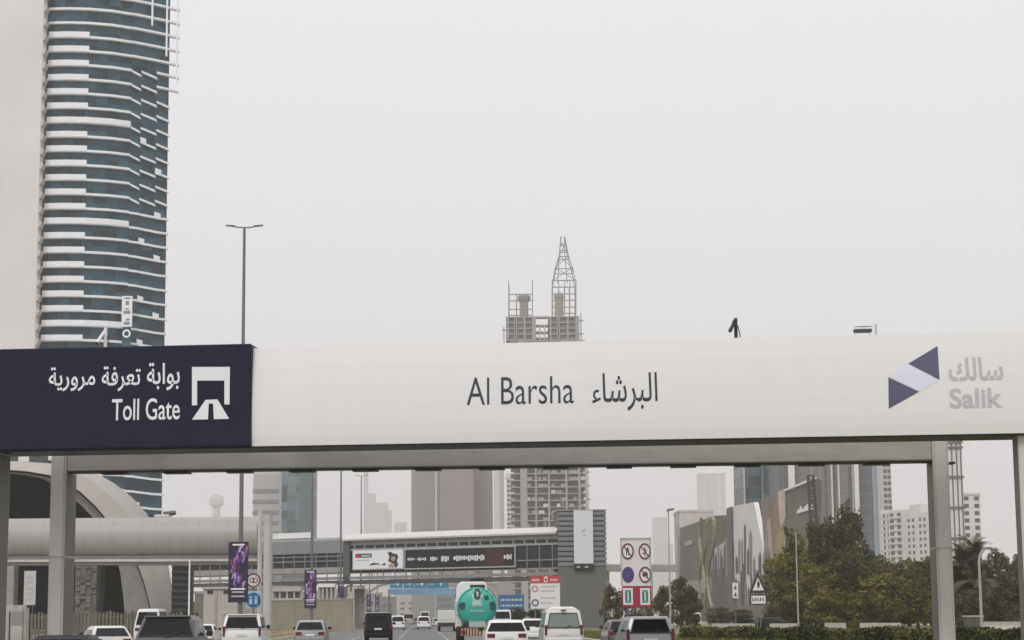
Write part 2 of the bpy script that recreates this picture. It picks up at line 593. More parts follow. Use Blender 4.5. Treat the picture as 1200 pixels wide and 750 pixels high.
# second portal a little beyond: beam on two posts
Y2 = YL + 4.0
p2 = at(66, 552, Y2)
s2 = ray(1102, 539)
Y2R = (p2.z - CAMZ) / (s2.z / s2.y)
FB = Frame(gp(66, Y2), gp(1102, Y2R))
P2 = thing('toll_reader_portal', 'grey steel portal frame with two posts and a beam just behind the toll sign', 'portal', FB.o, FB.rz)
zb = FB.survey(600, 545.5)[1]
uA, uB = FB.survey(57, 640)[0], FB.survey(1116, 640)[0]
pw = .55
for u in (uA, uB - pw):
    m = MB()
    m.box(u, u + pw, 0, 1.5, 0, zb + .86)
    m.build('post', POSTM, P2, bevel=0.08, seg=2)
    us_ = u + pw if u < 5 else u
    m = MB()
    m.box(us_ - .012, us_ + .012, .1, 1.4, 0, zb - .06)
    m.build('shaded_side', SIDE_SHADE, P2)  # same painted shade on the portal post's inner face
    m = MB()
    m.box(u - .02, u + pw + .02, -.012, 1.512, zb - 3.05, zb - 3.0)
    m.build('joint_band', GREY_STEEL, P2)
m = MB()
m.box(uA + pw + .003, uB - pw - .003, 0.08, 1.0, zb, zb + .78)
m.build('beam', GREY_STEEL, P2, bevel=0.04)
m = MB()
m.box(uA + pw + .02, uB - pw - .02, 0.14, .94, zb - .045, zb - .004)
m.build('cable_tray', BLACK, P2)
rd0 = None
for k in range(14):
    u = uA + 2.2 + k * 2.25
    if rd0 is None:
        m = MB()
        m.box(-.45, .45, .2, .8, zb - .11, zb - .047)
        rd0 = m.build('reader_unit', BLACK, P2, loc=(u, 0, 0))
    else:
        inst(rd0, P2, (u, 0, 0))

# cameras on top of the sign
def gantry_cam(px, py_top, py_bot, label, side=-1):
    u, z1 = FA.survey(px, py_top, 1.5)
    t = thing('traffic_camera', label, 'camera', FA.o + FA.u * u + FA.n * 1.5 + V((0, 0, z_top)), FA.rz, 'cameras on top of the toll sign')
    h = z1 - z_top
    m = MB(); m.box(-.16, .16, -.14, .14, 0, .07); m.build('base_plate', GREY_STEEL, t)
    m = MB(); m.path([(.1, .05, .07), (.14, .02, h * .3), (.07, -.02, h * .7)], .018, 5); m.build('cable', BLACK, t)
    m = MB()
    m.tube((0, 0, 0), (0, 0, h), .06)
    m.tube((0, 0, h * .95), (side * .1, 0, h * .8), .05)
    m.build('pole', BLACK, t)
    m = MB()
    m.tube((side * .06, -.08, h * .8), (side * .2, -.3, h * .45), .055, .065)
    m.build('camera_body', BLACK, t, smooth=True)
    m = MB()
    m.tube((side * .2, -.3, h * .45), (side * .21, -.32, h * .42), .05)
    m.build('lens', GLASS_WIN, t)
    return t
gantry_cam(862, 373, 397, 'black camera leaning on a short pole on the sign top, right of centre')
t = gantry_cam(124, 384, 408, 'camera on an angled white arm on top of the navy panel')
for ch in t.children:
    if ch.name.startswith('pole') or ch.name.startswith('camera_body'):
        ch.data.materials[0] = WHITE_TRIM
u, z = FA.survey(1012, 389, 1.5)
t = thing('flat_antenna', 'flat dark antenna box on low brackets on the sign top above the company logo', 'antenna', FA.o + FA.u * u + FA.n * 1.5 + V((0, 0, z_top)), FA.rz)
hh = z - z_top
m = MB(); m.box(-.33, .27, -.15, .15, hh - .02, hh + .09); m.build('box', DARK_STEEL, t, bevel=.02)
m = MB(); m.box(-.3, -.24, -.05, .05, 0, hh - .02); m.build('bracket', WHITE_TRIM, t)
m = MB(); m.box(.18, .24, -.05, .05, 0, hh - .02); m.build('bracket', WHITE_TRIM, t)
m = MB(); m.box(-.3, .3, -.12, .12, hh + .18, hh + .2); m.build('rain_hood', WHITE_TRIM, t)
m = MB(); m.box(.38, .44, -.05, .05, 0, hh + .25); m.build('mast', GREY_STEEL, t)
u, z = FA.survey(1197, 392, 1.2)
t = thing('end_lamp', 'small dark lamp post at the right end of the sign top', 'lamp', FA.o + FA.u * u + FA.n * 1.2 + V((0, 0, z_top - .4)), FA.rz)
m = MB(); m.box(-.07, .07, -.07, .07, 0, z - z_top + .3); m.build('post', DARK_STEEL, t)
m = MB(); m.box(-.1, .1, -.2, .07, z - z_top + .3, z - z_top + .42); m.build('lamp_head', DARK_STEEL, t)

# ------------------------------------------------------------------ left tower (balcony slabs, glass, blank flank)
TY = 475.0
T0 = gp(100, TY)
TW = thing('glass_tower', 'tall blue glass tower with white balcony slabs and a blank pale flank at far left', 'tower', T0, 0)
def tl(px, py, Y):
    return at(px, py, Y) - T0
def tower_x(px, Y):                # x of that bearing near mid height
    return at(px, 240, Y).x - T0.x
def dpt(px):                       # plan curve of the facade
    pts = [(40, -2.6), (53, -3.0), (75, -3.2), (100, -2.6), (128, -0.8), (151, 1.9), (163, 3.2), (181, 5.4), (197, 7.6), (211, 9.4)]
    for (a, ya), (c, yc) in zip(pts, pts[1:]):
        if px <= c:
            return ya + (yc - ya) * (px - a) / (c - a)
    return pts[-1][1]
FLH = 3.56
zref = hz(70, 396, TY - 4.5)
ZT = zref + FLH * 32
zs = [zref + FLH * k for k in range(-23, 33)]
SLABM = M('white_slab', (0.80, 0.82, 0.84), 0.6, var=0.06, scale=0.3)
# glass body
plan = [(px, dpt(px) + 1.1) for px in (40, 53, 75, 100, 114, 128, 140, 151, 163, 181, 195.5)]
pl = [(tower_x(px, TY + d), d) for px, d in plan]
m = MB()
m.prism(pl + [(pl[-1][0] - 13, 45), (pl[0][0] - 2, 45)], 0, ZT + 2, 'z')
m.build('glass_wall', GLASS_DK, TW)
# mullions of the glass wall, one joined part
m = MB()
for i in range(len(pl) - 1):
    (xa, ya), (xb, yb) = pl[i], pl[i + 1]
    n = max(1, int((xb - xa) / 1.5))
    for k in range(n):
        x = xa + (xb - xa) * k / n
        y = ya + (yb - ya) * k / n
        m.box(x - .05, x + .05, y - .08, y + .05, 0, ZT + 2)
mo = m.build('mullions', M('mullion_grey', (0.03, 0.05, 0.065), 0.5), TW, kind='stuff')
# flank
m = MB()
xf = tower_x(46.5, TY - 5)
m.box(xf - 34, xf, -6.2, 40, 0, ZT + 6)
FLANK = M('tower_flank', (0.66, 0.645, 0.63), 0.8, var=0.06, scale=0.05)
m.build('flank_wall', FLANK, TW)
xs0 = tower_x(19, TY - 6)
m = MB(); m.box(-2.2, 2.2, -.1, .25, 0, 1.6)
lw = None
zlow = hz(20, 543, TY - 6)
for dx, dz in ((0, 0), (7.0, 0), (0, -4.5), (7, -4.5)):
    if lw is None:
        lw = m.build('window', GLASS_WIN, TW, loc=(xs0 + dx, -6.2, zlow + dz))
    else:
        inst(lw, TW, (xs0 + dx, -6.2, zlow + dz))
def slab_run(ps, thick, drop=0.0, deep=1.6, out=0.0):
    """strip of slab edge following bearings ps, falling by drop metres to the far end"""
    m = MB()
    rings = []
    n = len(ps)
    for i, px in enumerate(ps):
        d = dpt(px) - out
        x = tower_x(px, TY + d)
        dz = -drop * i / (n - 1)
        rings.append([(x, d, dz - thick), (x, d, dz), (x + .05, d + deep, dz), (x + .05, d + deep, dz - thick)])
    m.loft(rings)
    return m
def made(mb, name, mat):
    return mb.build(name, mat, TW)
kinds = {
    'main': slab_run((51, 62, 75, 88, 100, 114, 128, 140, 151), .55),
    'bay1': slab_run((151.5, 162), .5, .9),
    'bay2': slab_run((163, 181), .5, 1.1),
    'bay3': slab_run((181.5, 196), .5, .9),
    'bay1f': slab_run((151, 163), .5, 0.1),
    'bay2f': slab_run((163, 181), .5, .35),
    'bay3f': slab_run((181, 196), .5, .1),
    'crown': slab_run((151, 163, 181, 197, 206), .5, .5, 1.6, .2),
    'crown3': slab_run((181, 197, 206), .5, .4, 1.6, .2),
}
par = {
    'short': slab_run((52, 62, 75, 88, 100), 1.35, 0, .3, .12),
    'long': slab_run((52, 62, 75, 88, 100, 114, 128, 140, 151), 1.35, 0, .3, .12),
    'box2': slab_run((163, 169.5), 1.5, .3, .3, .12),
    'box3': slab_run((181, 188), 1.5, .3, .3, .12),
}
protos = {}
def put(kind, z, tbl, name, mat, dz=0):
    if kind not in protos:
        o = tbl[kind].build(name, mat, TW, loc=(0, 0, z + dz))
        protos[kind] = o
    else:
        inst(protos[kind], TW, (0, 0, z + dz))
TEETH = M('flank_teeth', (0.5, 0.48, 0.45), 0.7)
th = MB()
xt = tower_x(46.5, TY - 5)
th.hexa([(xt, -6.1, -1.9), (xt + .35, -6.1, -1.9), (xt + .35, -3, -1.9), (xt, -3, -1.9), (xt, -6.1, .2), (xt + .8, -6.1, -.7), (xt + .8, -3, -.7), (xt, -3, .2)])
th0 = None
for i, z in enumerate(zs):
    py = 722 - (z - CAMZ) / TY * F * .985      # about where the floor shows
    put('main', z, kinds, 'slab', SLABM)
    r = i % 7
    if py > 30 or py < -20:
        put('long' if r == 3 else 'short', z, par, 'parapet', SLABM, 1.0)
    if py < 55:
        put('crown', z, kinds, 'slab', SLABM)
    elif py < 235:
        put('bay1', z, kinds, 'slab', SLABM, -.25)
        put('bay2', z, kinds, 'slab', SLABM, -.1)
        if py < 98:
            put('crown3', z, kinds, 'slab', SLABM, .2)
        else:
            put('bay3', z, kinds, 'slab', SLABM, -.1)
        if r == 2 and py > 120:
            put('box2', z, par, 'parapet', SLABM, .9)
        if r == 0 and py > 120:
            put('box3', z, par, 'parapet', SLABM, .7)
    else:
        put('bay1f', z, kinds, 'slab', SLABM, -.2)
        put('bay2f', z, kinds, 'slab', SLABM, -.35)
        put('bay3f', z, kinds, 'slab', SLABM, -.75)
        if r in (2, 5):
            put('box2', z, par, 'parapet', SLABM, .7)
        if r in (1, 4):
            put('box3', z, par, 'parapet', SLABM, .4)
    if th0 is None:
        th0 = th.build('notch_block', TEETH, TW, loc=(0, 0, z))
    else:
        inst(th0, TW, (0, 0, z))
for px, py in ((174.5, 30), (192, 66), (204.5, 100)):
    d = dpt(px) - .3
    x = tower_x(px, TY + d)
    zb_ = hz(px, py, TY + d)
    m = MB(); m.box(x - .2, x + .2, d - .2, d + .2, zb_, ZT + 4)
    m.build('post', SLABM, TW)
# vertical sign board on the tower face
d = dpt(151) - 1.0
x = tower_x(151.5, TY + d)
za, zb_ = hz(151, 383, TY + d), hz(151, 347, TY + d)
m = MB(); m.box(x - 1.25, x + 1.25, d - .3, d, za, zb_)
bd = m.build('sign_board', SLABM, TW)
for f0, f1, x0, x1 in ((.06, .16, -.7, .7), (.2, .26, -.2, .7), (.42, .52, -.8, .8), (.56, .6, -.5, .5), (.7, .84, -.35, .45), (.9, .95, -.7, .7)):
    m = MB(); m.box(x + x0, x + x1, d - .34, d - .304, za + (zb_ - za) * f0, za + (zb_ - za) * f1)
    m.build('sign_mark', M('faded_print', (0.2, 0.23, 0.25), 0.6), bd)
za2 = hz(151, 410, TY + d)
m = MB(); m.box(x - 1.0, x + 1.0, d - .25, d, za2, za - .1)
m.build('dark_strip', GLASS_DK, TW)
m = MB(); m.ring(x, (za2 * .3 + za * .7), 1.0, .4, d - .32, d - .255, 16)
m.build('sign_mark', SLABM, TW)

# ------------------------------------------------------------------ metro station shell
SY = 246.0
S0 = gp(30, SY)
ST = thing('metro_station', 'pale gold shell shaped metro station roof with a dark arched mouth', 'metro station', S0, 0)
def sp(px, py, Y):
    p = at(px, py, Y) - S0
    return (p.x, Y - SY, p.z)
outer = [(-6, 540), (30, 541), (60, 543), (88, 547.5), (112, 554), (135, 567), (155, 583), (172, 602), (186, 626), (196, 655), (201, 685), (202, 712), (201, 735)]
gap = [(-6, 549.5), (30, 552), (57, 556.5), (75, 563), (95, 577), (112, 593), (127, 611), (146, 636), (160, 657), (169, 683), (176, 710), (178, 726), (179, 737)]
inner = [(-6, 553), (30, 557), (50, 561), (66, 569), (84, 582), (98, 595), (112, 610), (126, 631), (137, 654), (141, 672), (144, 695), (146, 718), (147, 738)]
def arc(pts, Y):
    """right half as seen, left half mirrored about the crown"""
    q = [sp(px, py, Y) for px, py in pts]
    cx = q[0][0]
    return [(2 * cx - a, b_, c) for a, b_, c in q[:0:-1]] + q
GOLD = M('gold_cladding', (0.345, 0.325, 0.29), 0.4, var=0.1, scale=0.25)
def arc_at(pts, Y, dy):
    return [(a, b_ + dy, c) for a, b_, c in arc(pts, Y)]
def thick(front):
    return front
m = MB()
o1 = arc_at(gap, SY - 4, 0)
o2 = arc_at([( (a + c) / 2 + 0, (b_ + d_) / 2 - 4) for (a, b_), (c, d_) in zip(outer, gap)], SY - 2.5, 0)
o3 = arc_at(outer, SY + 2, 0)
o4 = [(a * 1.0 - 8.0, y + 26, c * 1.0) for a, y, c in o3]
o5 = [(a * .97 - 18.0, y + 60, c * .85) for a, y, c in o3]
m.loft([[(a, y + 1.5, c) for a, y, c in o1], o1, o2, o3, o4, o5], cap=False, closed=False)
m.build('shell', GOLD, ST, smooth=True)
m = MB()
i0 = arc_at(gap, SY - 2.6, 0)
i0b = [(a * .995 + .0, y, c - .25) for a, y, c in i0]
i1 = arc_at(inner, SY - 2.6, 0)
i2 = arc_at(inner, SY + 3, 0)
m.loft([i0b, i1, i2], cap=False, closed=False)
m.build('inner_rim', M('rim_grey', (0.22, 0.21, 0.195), 0.5, var=0.15), ST)
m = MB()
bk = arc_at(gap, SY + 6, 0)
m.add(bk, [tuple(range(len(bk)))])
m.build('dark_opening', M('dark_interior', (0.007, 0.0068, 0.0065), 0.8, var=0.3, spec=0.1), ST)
m = MB()
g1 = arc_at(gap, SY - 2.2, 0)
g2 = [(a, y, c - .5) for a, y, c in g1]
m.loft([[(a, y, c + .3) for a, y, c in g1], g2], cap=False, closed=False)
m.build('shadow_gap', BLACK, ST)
# block-textured pier in the mouth
xa, xb = sp(88, 690, SY - 3)[0], sp(113, 690, SY - 3)[0]
zt = sp(100, 648, SY - 3)[2]
STONE = M('pier_stone', (0.13, 0.125, 0.11), 0.9, var=0.2, rnd=0.25)
m = MB(); m.box(xa, xb, -3, 2, 0, zt)
pier = m.build('pier', STONE, ST)
m = MB(); m.box(0, .62, -.25, 0, 0, .3)
bk0 = None
for r in range(24):
    for c in range(4):
        if R.random() < .45:
            continue
        loc = (xa + .05 + c * .64 + R.uniform(-.03, .03), -3.0 + R.choice((0, .1)), .1 + r * .335)
        if loc[2] > zt - .4:
            continue
        if bk0 is None:
            bk0 = m.build('brick', STONE, pier, loc=loc)
        else:
            inst(bk0, pier, loc)
for px, w_, top in ((12, 9, 655), (80, 5, 658), (152, 8, 690)):
    a = sp(px, 690, SY - 2)
    m = MB(); m.box(a[0] - w_ * .05, a[0] + w_ * .05, -2.2, 0, 0, sp(px, top, SY - 2)[2])
    m.build('wall_panel', CONC, ST)
# louvred side wall right of the shell
LY = 238.0
L0 = gp(210, LY)
LW = thing('louvre_wall', 'dark louvred wall between the metro station shell and a thin white pole', 'wall', L0)
xa, xb = gp(200, LY).x - L0.x, gp(224, LY).x - L0.x
zt = hz(210, 652, LY)
m = MB(); m.box(xa, xb, .3, 1.5, 0, zt)
m.build('backing', BLACK, LW)
m = MB(); m.hexa([(xa, 0, 0), (xb, 0, 0), (xb, .28, .35), (xa, .28, .35), (xa, -.02, .1), (xb, -.02, .1), (xb, .26, .45), (xa, .26, .45)])
s0 = None
for k in range(int(zt / .75)):
    if s0 is None:
        s0 = m.build('slat', M('slat_grey', (0.03, 0.029, 0.03), 0.6, spec=.2), LW, loc=(0, 0, .2))
    else:
        inst(s0, LW, (0, 0, .2 + .75 * k))
# board with print beside the mouth
t = thing('notice_board', 'tall pale notice board standing in the dark mouth of the station', 'board', gp(35, 226))
xa, xb = at(28, 690, 226).x - gp(35, 226).x, at(41.5, 690, 226).x - gp(35, 226).x
m = MB(); m.box(xa, xb, 0, .2, hz(35, 709, 226), hz(35, 669, 226)); m.build('board', M('board_grey', (.5, .5, .5), .5), t)
m = MB(); m.box(xa + .2, xa + .32, .05, .15, 0, hz(35, 709, 226)); m.build('leg', DARK_STEEL, t)
m = MB(); m.box(xb - .32, xb - .2, .05, .15, 0, hz(35, 709, 226)); m.build('leg', DARK_STEEL, t)
for k in range(5):
    zz = hz(35, 704, 226) + k * .62
    m = MB(); m.box(xa + .25, xb - .25, -.02, -.004, zz, zz + .28); m.build('print', GREY_PRINT, t)

# ------------------------------------------------------------------ covered footbridge tube at the left
def tube_ring(c, hgt, dep, n=20):
    pts = []
    for k in range(n):
        a = 2 * math.pi * k / n
        pts.append((c.x, c.y + dep * math.cos(a), c.z + hgt * math.sin(a)))
    return pts
ca, cb = at(-90, 633, 209), at(304, 630.5, 201)
FT = thing('footbridge_tube', 'smooth white covered walkway tube running from the station to two round columns', 'footbridge', (0, 205, 0))
m = MB()
rr = []
for k in range(9):
    c = ca.lerp(cb, k / 8) - V((0, 205, 0))
    rr.append(tube_ring(c, 2.15, 2.15, 28))
m.loft(rr)
m.build('shell', M('tube_white', (0.31, 0.30, 0.285), 0.4, var=0.05, scale=0.3), FT, smooth=True)
m = MB()
rr = []
for k in (0, 1):
    c = ca.lerp(cb, k) - V((0, 205, 0))
    rr.append([(c.x, c.y - 1.6, c.z - 2.65), (c.x, c.y + 1.6, c.z - 2.65), (c.x, c.y + 1.6, c.z - 1.75), (c.x, c.y - 1.6, c.z - 1.75)])
m.loft(rr)
m.build('deck', M('deck_grey', (0.16, 0.155, 0.15), 0.7), FT)
m = MB()
rr = []
for k in (0, 1):
    c = ca.lerp(cb, k) - V((0, 205, 0))
    rr.append([(c.x, c.y - 1.75, c.z - 2.35), (c.x, c.y - 1.62, c.z - 2.35), (c.x, c.y - 1.62, c.z - 2.1), (c.x, c.y - 1.75, c.z - 2.1)])
m.loft(rr)
m.build('edge_rail', CONC_L, FT)
seam = MB()
for k in range(28):
    a = 2 * math.pi * k / 28
sj = None
for k in range(1, 24):
    c = ca.lerp(cb, k / 24) - V((0, 205, 0))
    if sj is None:
        m = MB()
        m.loft([tube_ring(V((-.04, 0, 0)), 2.165, 2.165, 28), tube_ring(V((.04, 0, 0)), 2.165, 2.165, 28)])
        sj = m.build('joint', M('tube_joint', (0.29, 0.28, 0.265), 0.4), FT, loc=c)
    else:
        inst(sj, FT, c)
for px0, px1, py, YY in ((301, 306, 598, 199), (308, 318, 603, 196), (-40, -30, 640, 205)):
    p = gp((px0 + px1) / 2, YY)
    r = (px1 - px0) / 2 * mpp(YY)
    z1 = hz((px0 + px1) / 2, py, YY)
    m = MB(); m.tube((p.x, p.y - 205, 0), (p.x, p.y - 205, z1), r, r, 20)
    m.build('column', CONC_L, FT, smooth=True)
p = at(66, 605, 203)
m = MB(); m.tube((p.x, -3.3, p.z - 1.3), (p.x, -3.3, p.z + .3), .06)
# little crest fitting at the shell's right shoulder
t = thing('roof_vent', 'small grey roof unit at the right shoulder of the station shell', 'vent', at(190, 606, 236))
m = MB(); m.box(-.9, 1.0, -.5, .5, -1.2, .3); m.build('body', CONC_L, t, bevel=.15)
m = MB(); m.tube((.2, 0, .3), (1.6, -.2, .5), .35, .25); m.build('duct', DARK_STEEL, t)

# ------------------------------------------------------------------ footbridge across the road
FBR = Frame(gp(212, 318), gp(657, 281))
BR = thing('footbridge', 'enclosed steel footbridge over the road carrying a long advertising screen', 'footbridge', FBR.o, FBR.rz)
def bz(px, py, y0=0):
    return FBR.survey(px, py, y0)[1]
def bu(px, y0=0):
    return FBR.survey(px, 660, y0)[0]
BW = 5.0
z_rt, z_rb = bz(560, 620.5), bz(560, 629)
z_wt, z_wb = bz(560, 636), bz(560, 667)
z_d0, z_d1 = bz(560, 668), bz(560, 677)
z_lo = bz(560, 681)
u0, u1 = bu(205), bu(655)
us = bu(404)
ROOFM = M('bridge_roof', (0.58, 0.565, 0.55), 0.5, var=0.06)
GREYP = M('bridge_grey', (0.24, 0.24, 0.24), 0.6, var=0.12)
FRAME = M('bridge_frame', (0.10, 0.10, 0.10), 0.6, var=0.1)
BGL = M('bridge_glass', (0.03, 0.034, 0.036), 0.15, var=0.3, scale=.4)
m = MB()
prof = [(-.7, z_rb), (-.75, z_rb + .25), (-.2, z_rt - .25), (BW * .5, z_rt + .1), (BW + .2, z_rt - .25), (BW + .7, z_rb)]
m.prism(prof, us, u1, 'x')
m.build('roof', ROOFM, BR, smooth=True)
m = MB()
m.prism([(-.15, bz(360, 649)), (-.2, bz(360, 634)), (.4, bz(360, 631)), (BW, bz(360, 631)), (BW + .2, bz(360, 649))], u0, us - .01, 'x')
m.build('side_roof', GREYP, BR)
m = MB()
m.box(bu(318), bu(363), .25, .6, bz(340, 631), bz(340, 624.5))
m.build('roof_highlight', WHITE_TRIM, BR)  # white strip paints the highlight along the roof
m = MB(); m.box(u0, u1, .12, BW - .12, z_d0, z_rb + .2); m.build('glazing', BGL, BR)
m = MB(); m.box(u0, u1, -.1, BW + .1, z_lo, z_d1); m.build('deck', FRAME, BR)
m = MB(); m.box(u0, u1, -.3, -.104, bz(560, 676), bz(560, 672.5)); m.build('fascia', GREYP, BR)
for nm, a, c in (('transom', 652, 653.2), ('transom', 657.5, 658.7), ('sill_band', 665.5, 672)):
    m = MB(); m.box(u0, us - .02, -.02, .11, bz(360, c), bz(360, a)); m.build(nm, GREYP if nm != 'sill_band' else CONC, BR)
m = MB(); m.box(us, u1, -.06, .11, bz(560, 641), z_rb + .02); m.build('head_band', M('head_band', (0.33, 0.325, 0.32), .6), BR)
m = MB(); m.box(us, u1, .0, .10, bz(560, 638.6), bz(560, 636.2)); 
hb = None
for k in range(20):
    a = us + (u1 - us) * (k + .06) / 20
    c = us + (u1 - us) * (k + .94) / 20
    m = MB(); m.box(0, c - a, -.085, -.062, bz(560, 638.5), bz(560, 634.5))
    if hb is None:
        hb = m.build('clerestory_pane', BGL, BR, loc=(a, 0, 0))
    else:
        inst(hb, BR, (a, 0, 0))
m = MB(); m.box(-.06, .06, -.05, .1, z_d1, z_rb)
mu = None
for k in range(34):
    u = u0 + (u1 - u0) * (k + .5) / 34
    if mu is None:
        mu = m.build('mullion', GREYP, BR, loc=(u, 0, 0))
    else:
        inst(mu, BR, (u, 0, 0))
m = MB(); m.box(bu(606), u1, -.05, .1, bz(630, 657), bz(630, 655.5)); m.build('transom', GREYP, BR)
m = MB(); m.box(bu(606), u1, -.05, .1, bz(630, 667), bz(630, 665.5)); m.build('transom', GREYP, BR)
# dark end frame left of the screen
m = MB(); m.box(us - .1, bu(411), -.3, -.07, z_lo + .4, z_rb - .2); m.build('end_frame', FRAME, BR)
# advertising boards
def advert(px0, px1, pt, pb, name, label, y0=-.35):
    ua, ub = bu(px0, y0), bu(px1, y0)
    zc = (px0 + px1) / 2
    za, zb_ = bz(zc, pb, y0), bz(zc, pt, y0)
    t = thing(name, label, 'billboard', FBR.o + FBR.u * ua + FBR.n * y0 + V((0, 0, za)), FBR.rz)
    return t, ub - ua, zb_ - za
t, W_, H_ = advert(413, 473, 643.5, 667.5, 'white_billboard', 'white advertising panel with a dark haired figure, at the left of the bridge screen')
m = MB(); m.box(0, W_, 0, .22, 0, H_); m.build('frame', M('ad_frame', (.45, .45, .45), .5), t)
m = MB(); m.box(.15, W_ - .15, -.02, -.004, .15, H_ - .15); pr = m.build('face', WHITE_PRINT, t)
def pp(name, par, mat, pts, y0=-.026, y1=-.0225):
    m = MB(); m.prism([(a * W_, c * H_) for a, c in pts], y0, y1); return m.build(name, mat, par)
DKP = M('dark_print', (.03, .028, .03), .5)
SKP = M('skin_print', (.42, .30, .25), .5)
REDP = M('red_print', (.45, .03, .035), .5)
pp('logo_box', pr, DKP, [(.06, .6), (.38, .6), (.38, .8), (.06, .8)])
pp('logo_box', pr, REDP, [(.07, .62), (.15, .62), (.15, .78), (.07, .78)], -.031, -.027)
for k in range(6):
    pp('print_mark', pr, WHITE_PRINT, [(.18 + k * .03, .65), (.2 + k * .03, .65), (.2 + k * .03, .73 + .02 * (k % 2)), (.18 + k * .03, .73)], -.031, -.027)
pp('figure', pr, DKP, [(.70, .40), (.73, .62), (.69, .80), (.75, .86), (.80, .76), (.87, .74), (.90, .60), (.87, .42), (.90, .2), (.86, .08), (.76, .08), (.78, .3)])
pp('figure', pr, SKP, [(.76, .46), (.77, .62), (.83, .62), (.85, .5), (.81, .38)], -.031, -.027)
pp('figure', pr, SKP, [(.72, .08), (.70, .18), (.76, .3), (.82, .28), (.84, .08)], -.036, -.032)
pp('print_mark', pr, DKP, [(.32, .2), (.40, .34), (.52, .30), (.56, .22), (.50, .25), (.38, .22)])
pp('print_mark', pr, GREY_PRINT, [(.07, .45), (.34, .45), (.34, .5), (.07, .5)])
pp('print_mark', pr, DKP, [(.58, .18), (.66, .22), (.64, .32), (.6, .28)])
t, W_, H_ = advert(474, 604, 641, 666, 'screen_billboard', 'long black advertising screen with a row of pale lettering on the footbridge')
m = MB(); m.box(0, W_, 0, .22, 0, H_); m.build('frame', M('ad_frame', (.45, .45, .45), .5), t)
m = MB(); m.box(.15, W_ - .15, -.02, -.004, .18, H_ - .18); pr = m.build('face', M('screen_black', (.018, .014, .016), .3), t)
pp('colour_field', pr, M('maroon_print', (.06, .018, .02), .4), [(.74, .12), (.9, .12), (.9, .88), (.74, .88)], -.024, -.0215)
rng = random.Random(5)
for a0, a1, h0 in ((.03, .09, .06), (.12, .19, .08), (.24, .30, .1), (.34, .4, .14), (.45, .72, .13), (.9, .97, .12)):
    x = a0
    while x < a1:
        wd = rng.uniform(.006, .012)
        hh = h0 * rng.uniform(.6, 1.3)
        pp('lettering', pr, WHITE_PRINT, [(x, .5 - hh), (x + wd, .5 - hh), (x + wd, .5 + hh * rng.uniform(.4, 1)), (x, .5 + hh * .6)], -.03, -.0245)
        x += wd * 1.5
# lift tower
LF = Frame(gp(656, 279), gp(710, 279.5))
LT = thing('lift_tower', 'square grey louvred lift tower at the right end of the footbridge', 'lift tower', LF.o, LF.rz)
def lz(px, py):
    return LF.survey(px, py)[1]
def lu(px):
    return LF.survey(px, 655)[0]
zt, zm = lz(690, 598), lz(690, 663)
Lw = lu(710)
m = MB(); m.box(0, Lw, 0, 7, 0, zm); m.build('shaft', M('lift_grey', (0.135, 0.135, 0.125), .75, var=.12), LT)
m = MB(); m.box(.02, Lw - .02, .2, 6.9, zm, zt - .05); m.build('upper_core', M('core_dark', (.08, .08, .085), .6), LT)
m = MB(); m.hexa([(-.1, -.12, 0), (Lw + .1, -.12, 0), (Lw + .1, .19, .1), (-.1, .19, .1), (-.1, -.14, .5), (Lw + .1, -.14, .5), (Lw + .1, .19, .55), (-.1, .19, .55)])
sl = None
nS = 11
ph = (zt - zm) / nS
for k in range(nS):
    if sl is None:
        sl = m.build('louvre', M('louvre_grey', (0.20, 0.20, 0.21), .5, rnd=.15), LT, loc=(0, 0, zm))
    else:
        inst(sl, LT, (0, 0, zm + ph * k))
m = MB(); m.box(-.15, Lw + .15, -.15, 7.1, zt - .04, zt + .12); m.build('roof_slab', CONC, LT)
t = thing('white_banner', 'tall blank white banner with a faint grey emblem on the lift tower', 'banner', LF.o + LF.u * lu(672.5) - LF.n * .45, LF.rz)
bw = lu(695) - lu(672.5)
zb0, zb1 = lz(684, 660.5), lz(684, 598.5)
m = MB(); m.box(0, bw, 0, .25, zb0, zb1); m.build('sheet', M('banner_white', (.66, .67, .70), .6, var=.03), t)
c0, c1 = bw * .5, zb0 + (zb1 - zb0) * .6
m = MB(); m.prism([(c0 - .35, c1 - .3), (c0 + .1, c1), (c0 + .4, c1 + .5), (c0 - .1, c1 + .2)], -.02, -.004); m.build('emblem', GREY_PRINT, t)
m = MB(); m.prism([(c0 - .1, c1 - .6), (c0 + .35, c1 - .55), (c0 + .3, c1 - .4), (c0 - .1, c1 - .45)], -.02, -.004); m.build('emblem', GREY_PRINT, t)
m = MB(); m.box(0, bw, .0, .2, lz(684, 667.5), zb0 - .02); m.build('lamp_box', BLACK, t)
for k in range(2):
    m = MB(); m.box(bw * (.12 + .42 * k), bw * (.3 + .42 * k), -.03, -.004, lz(684, 665.5), zb0 - .35); m.build('lamp', GREY_PRINT, t)
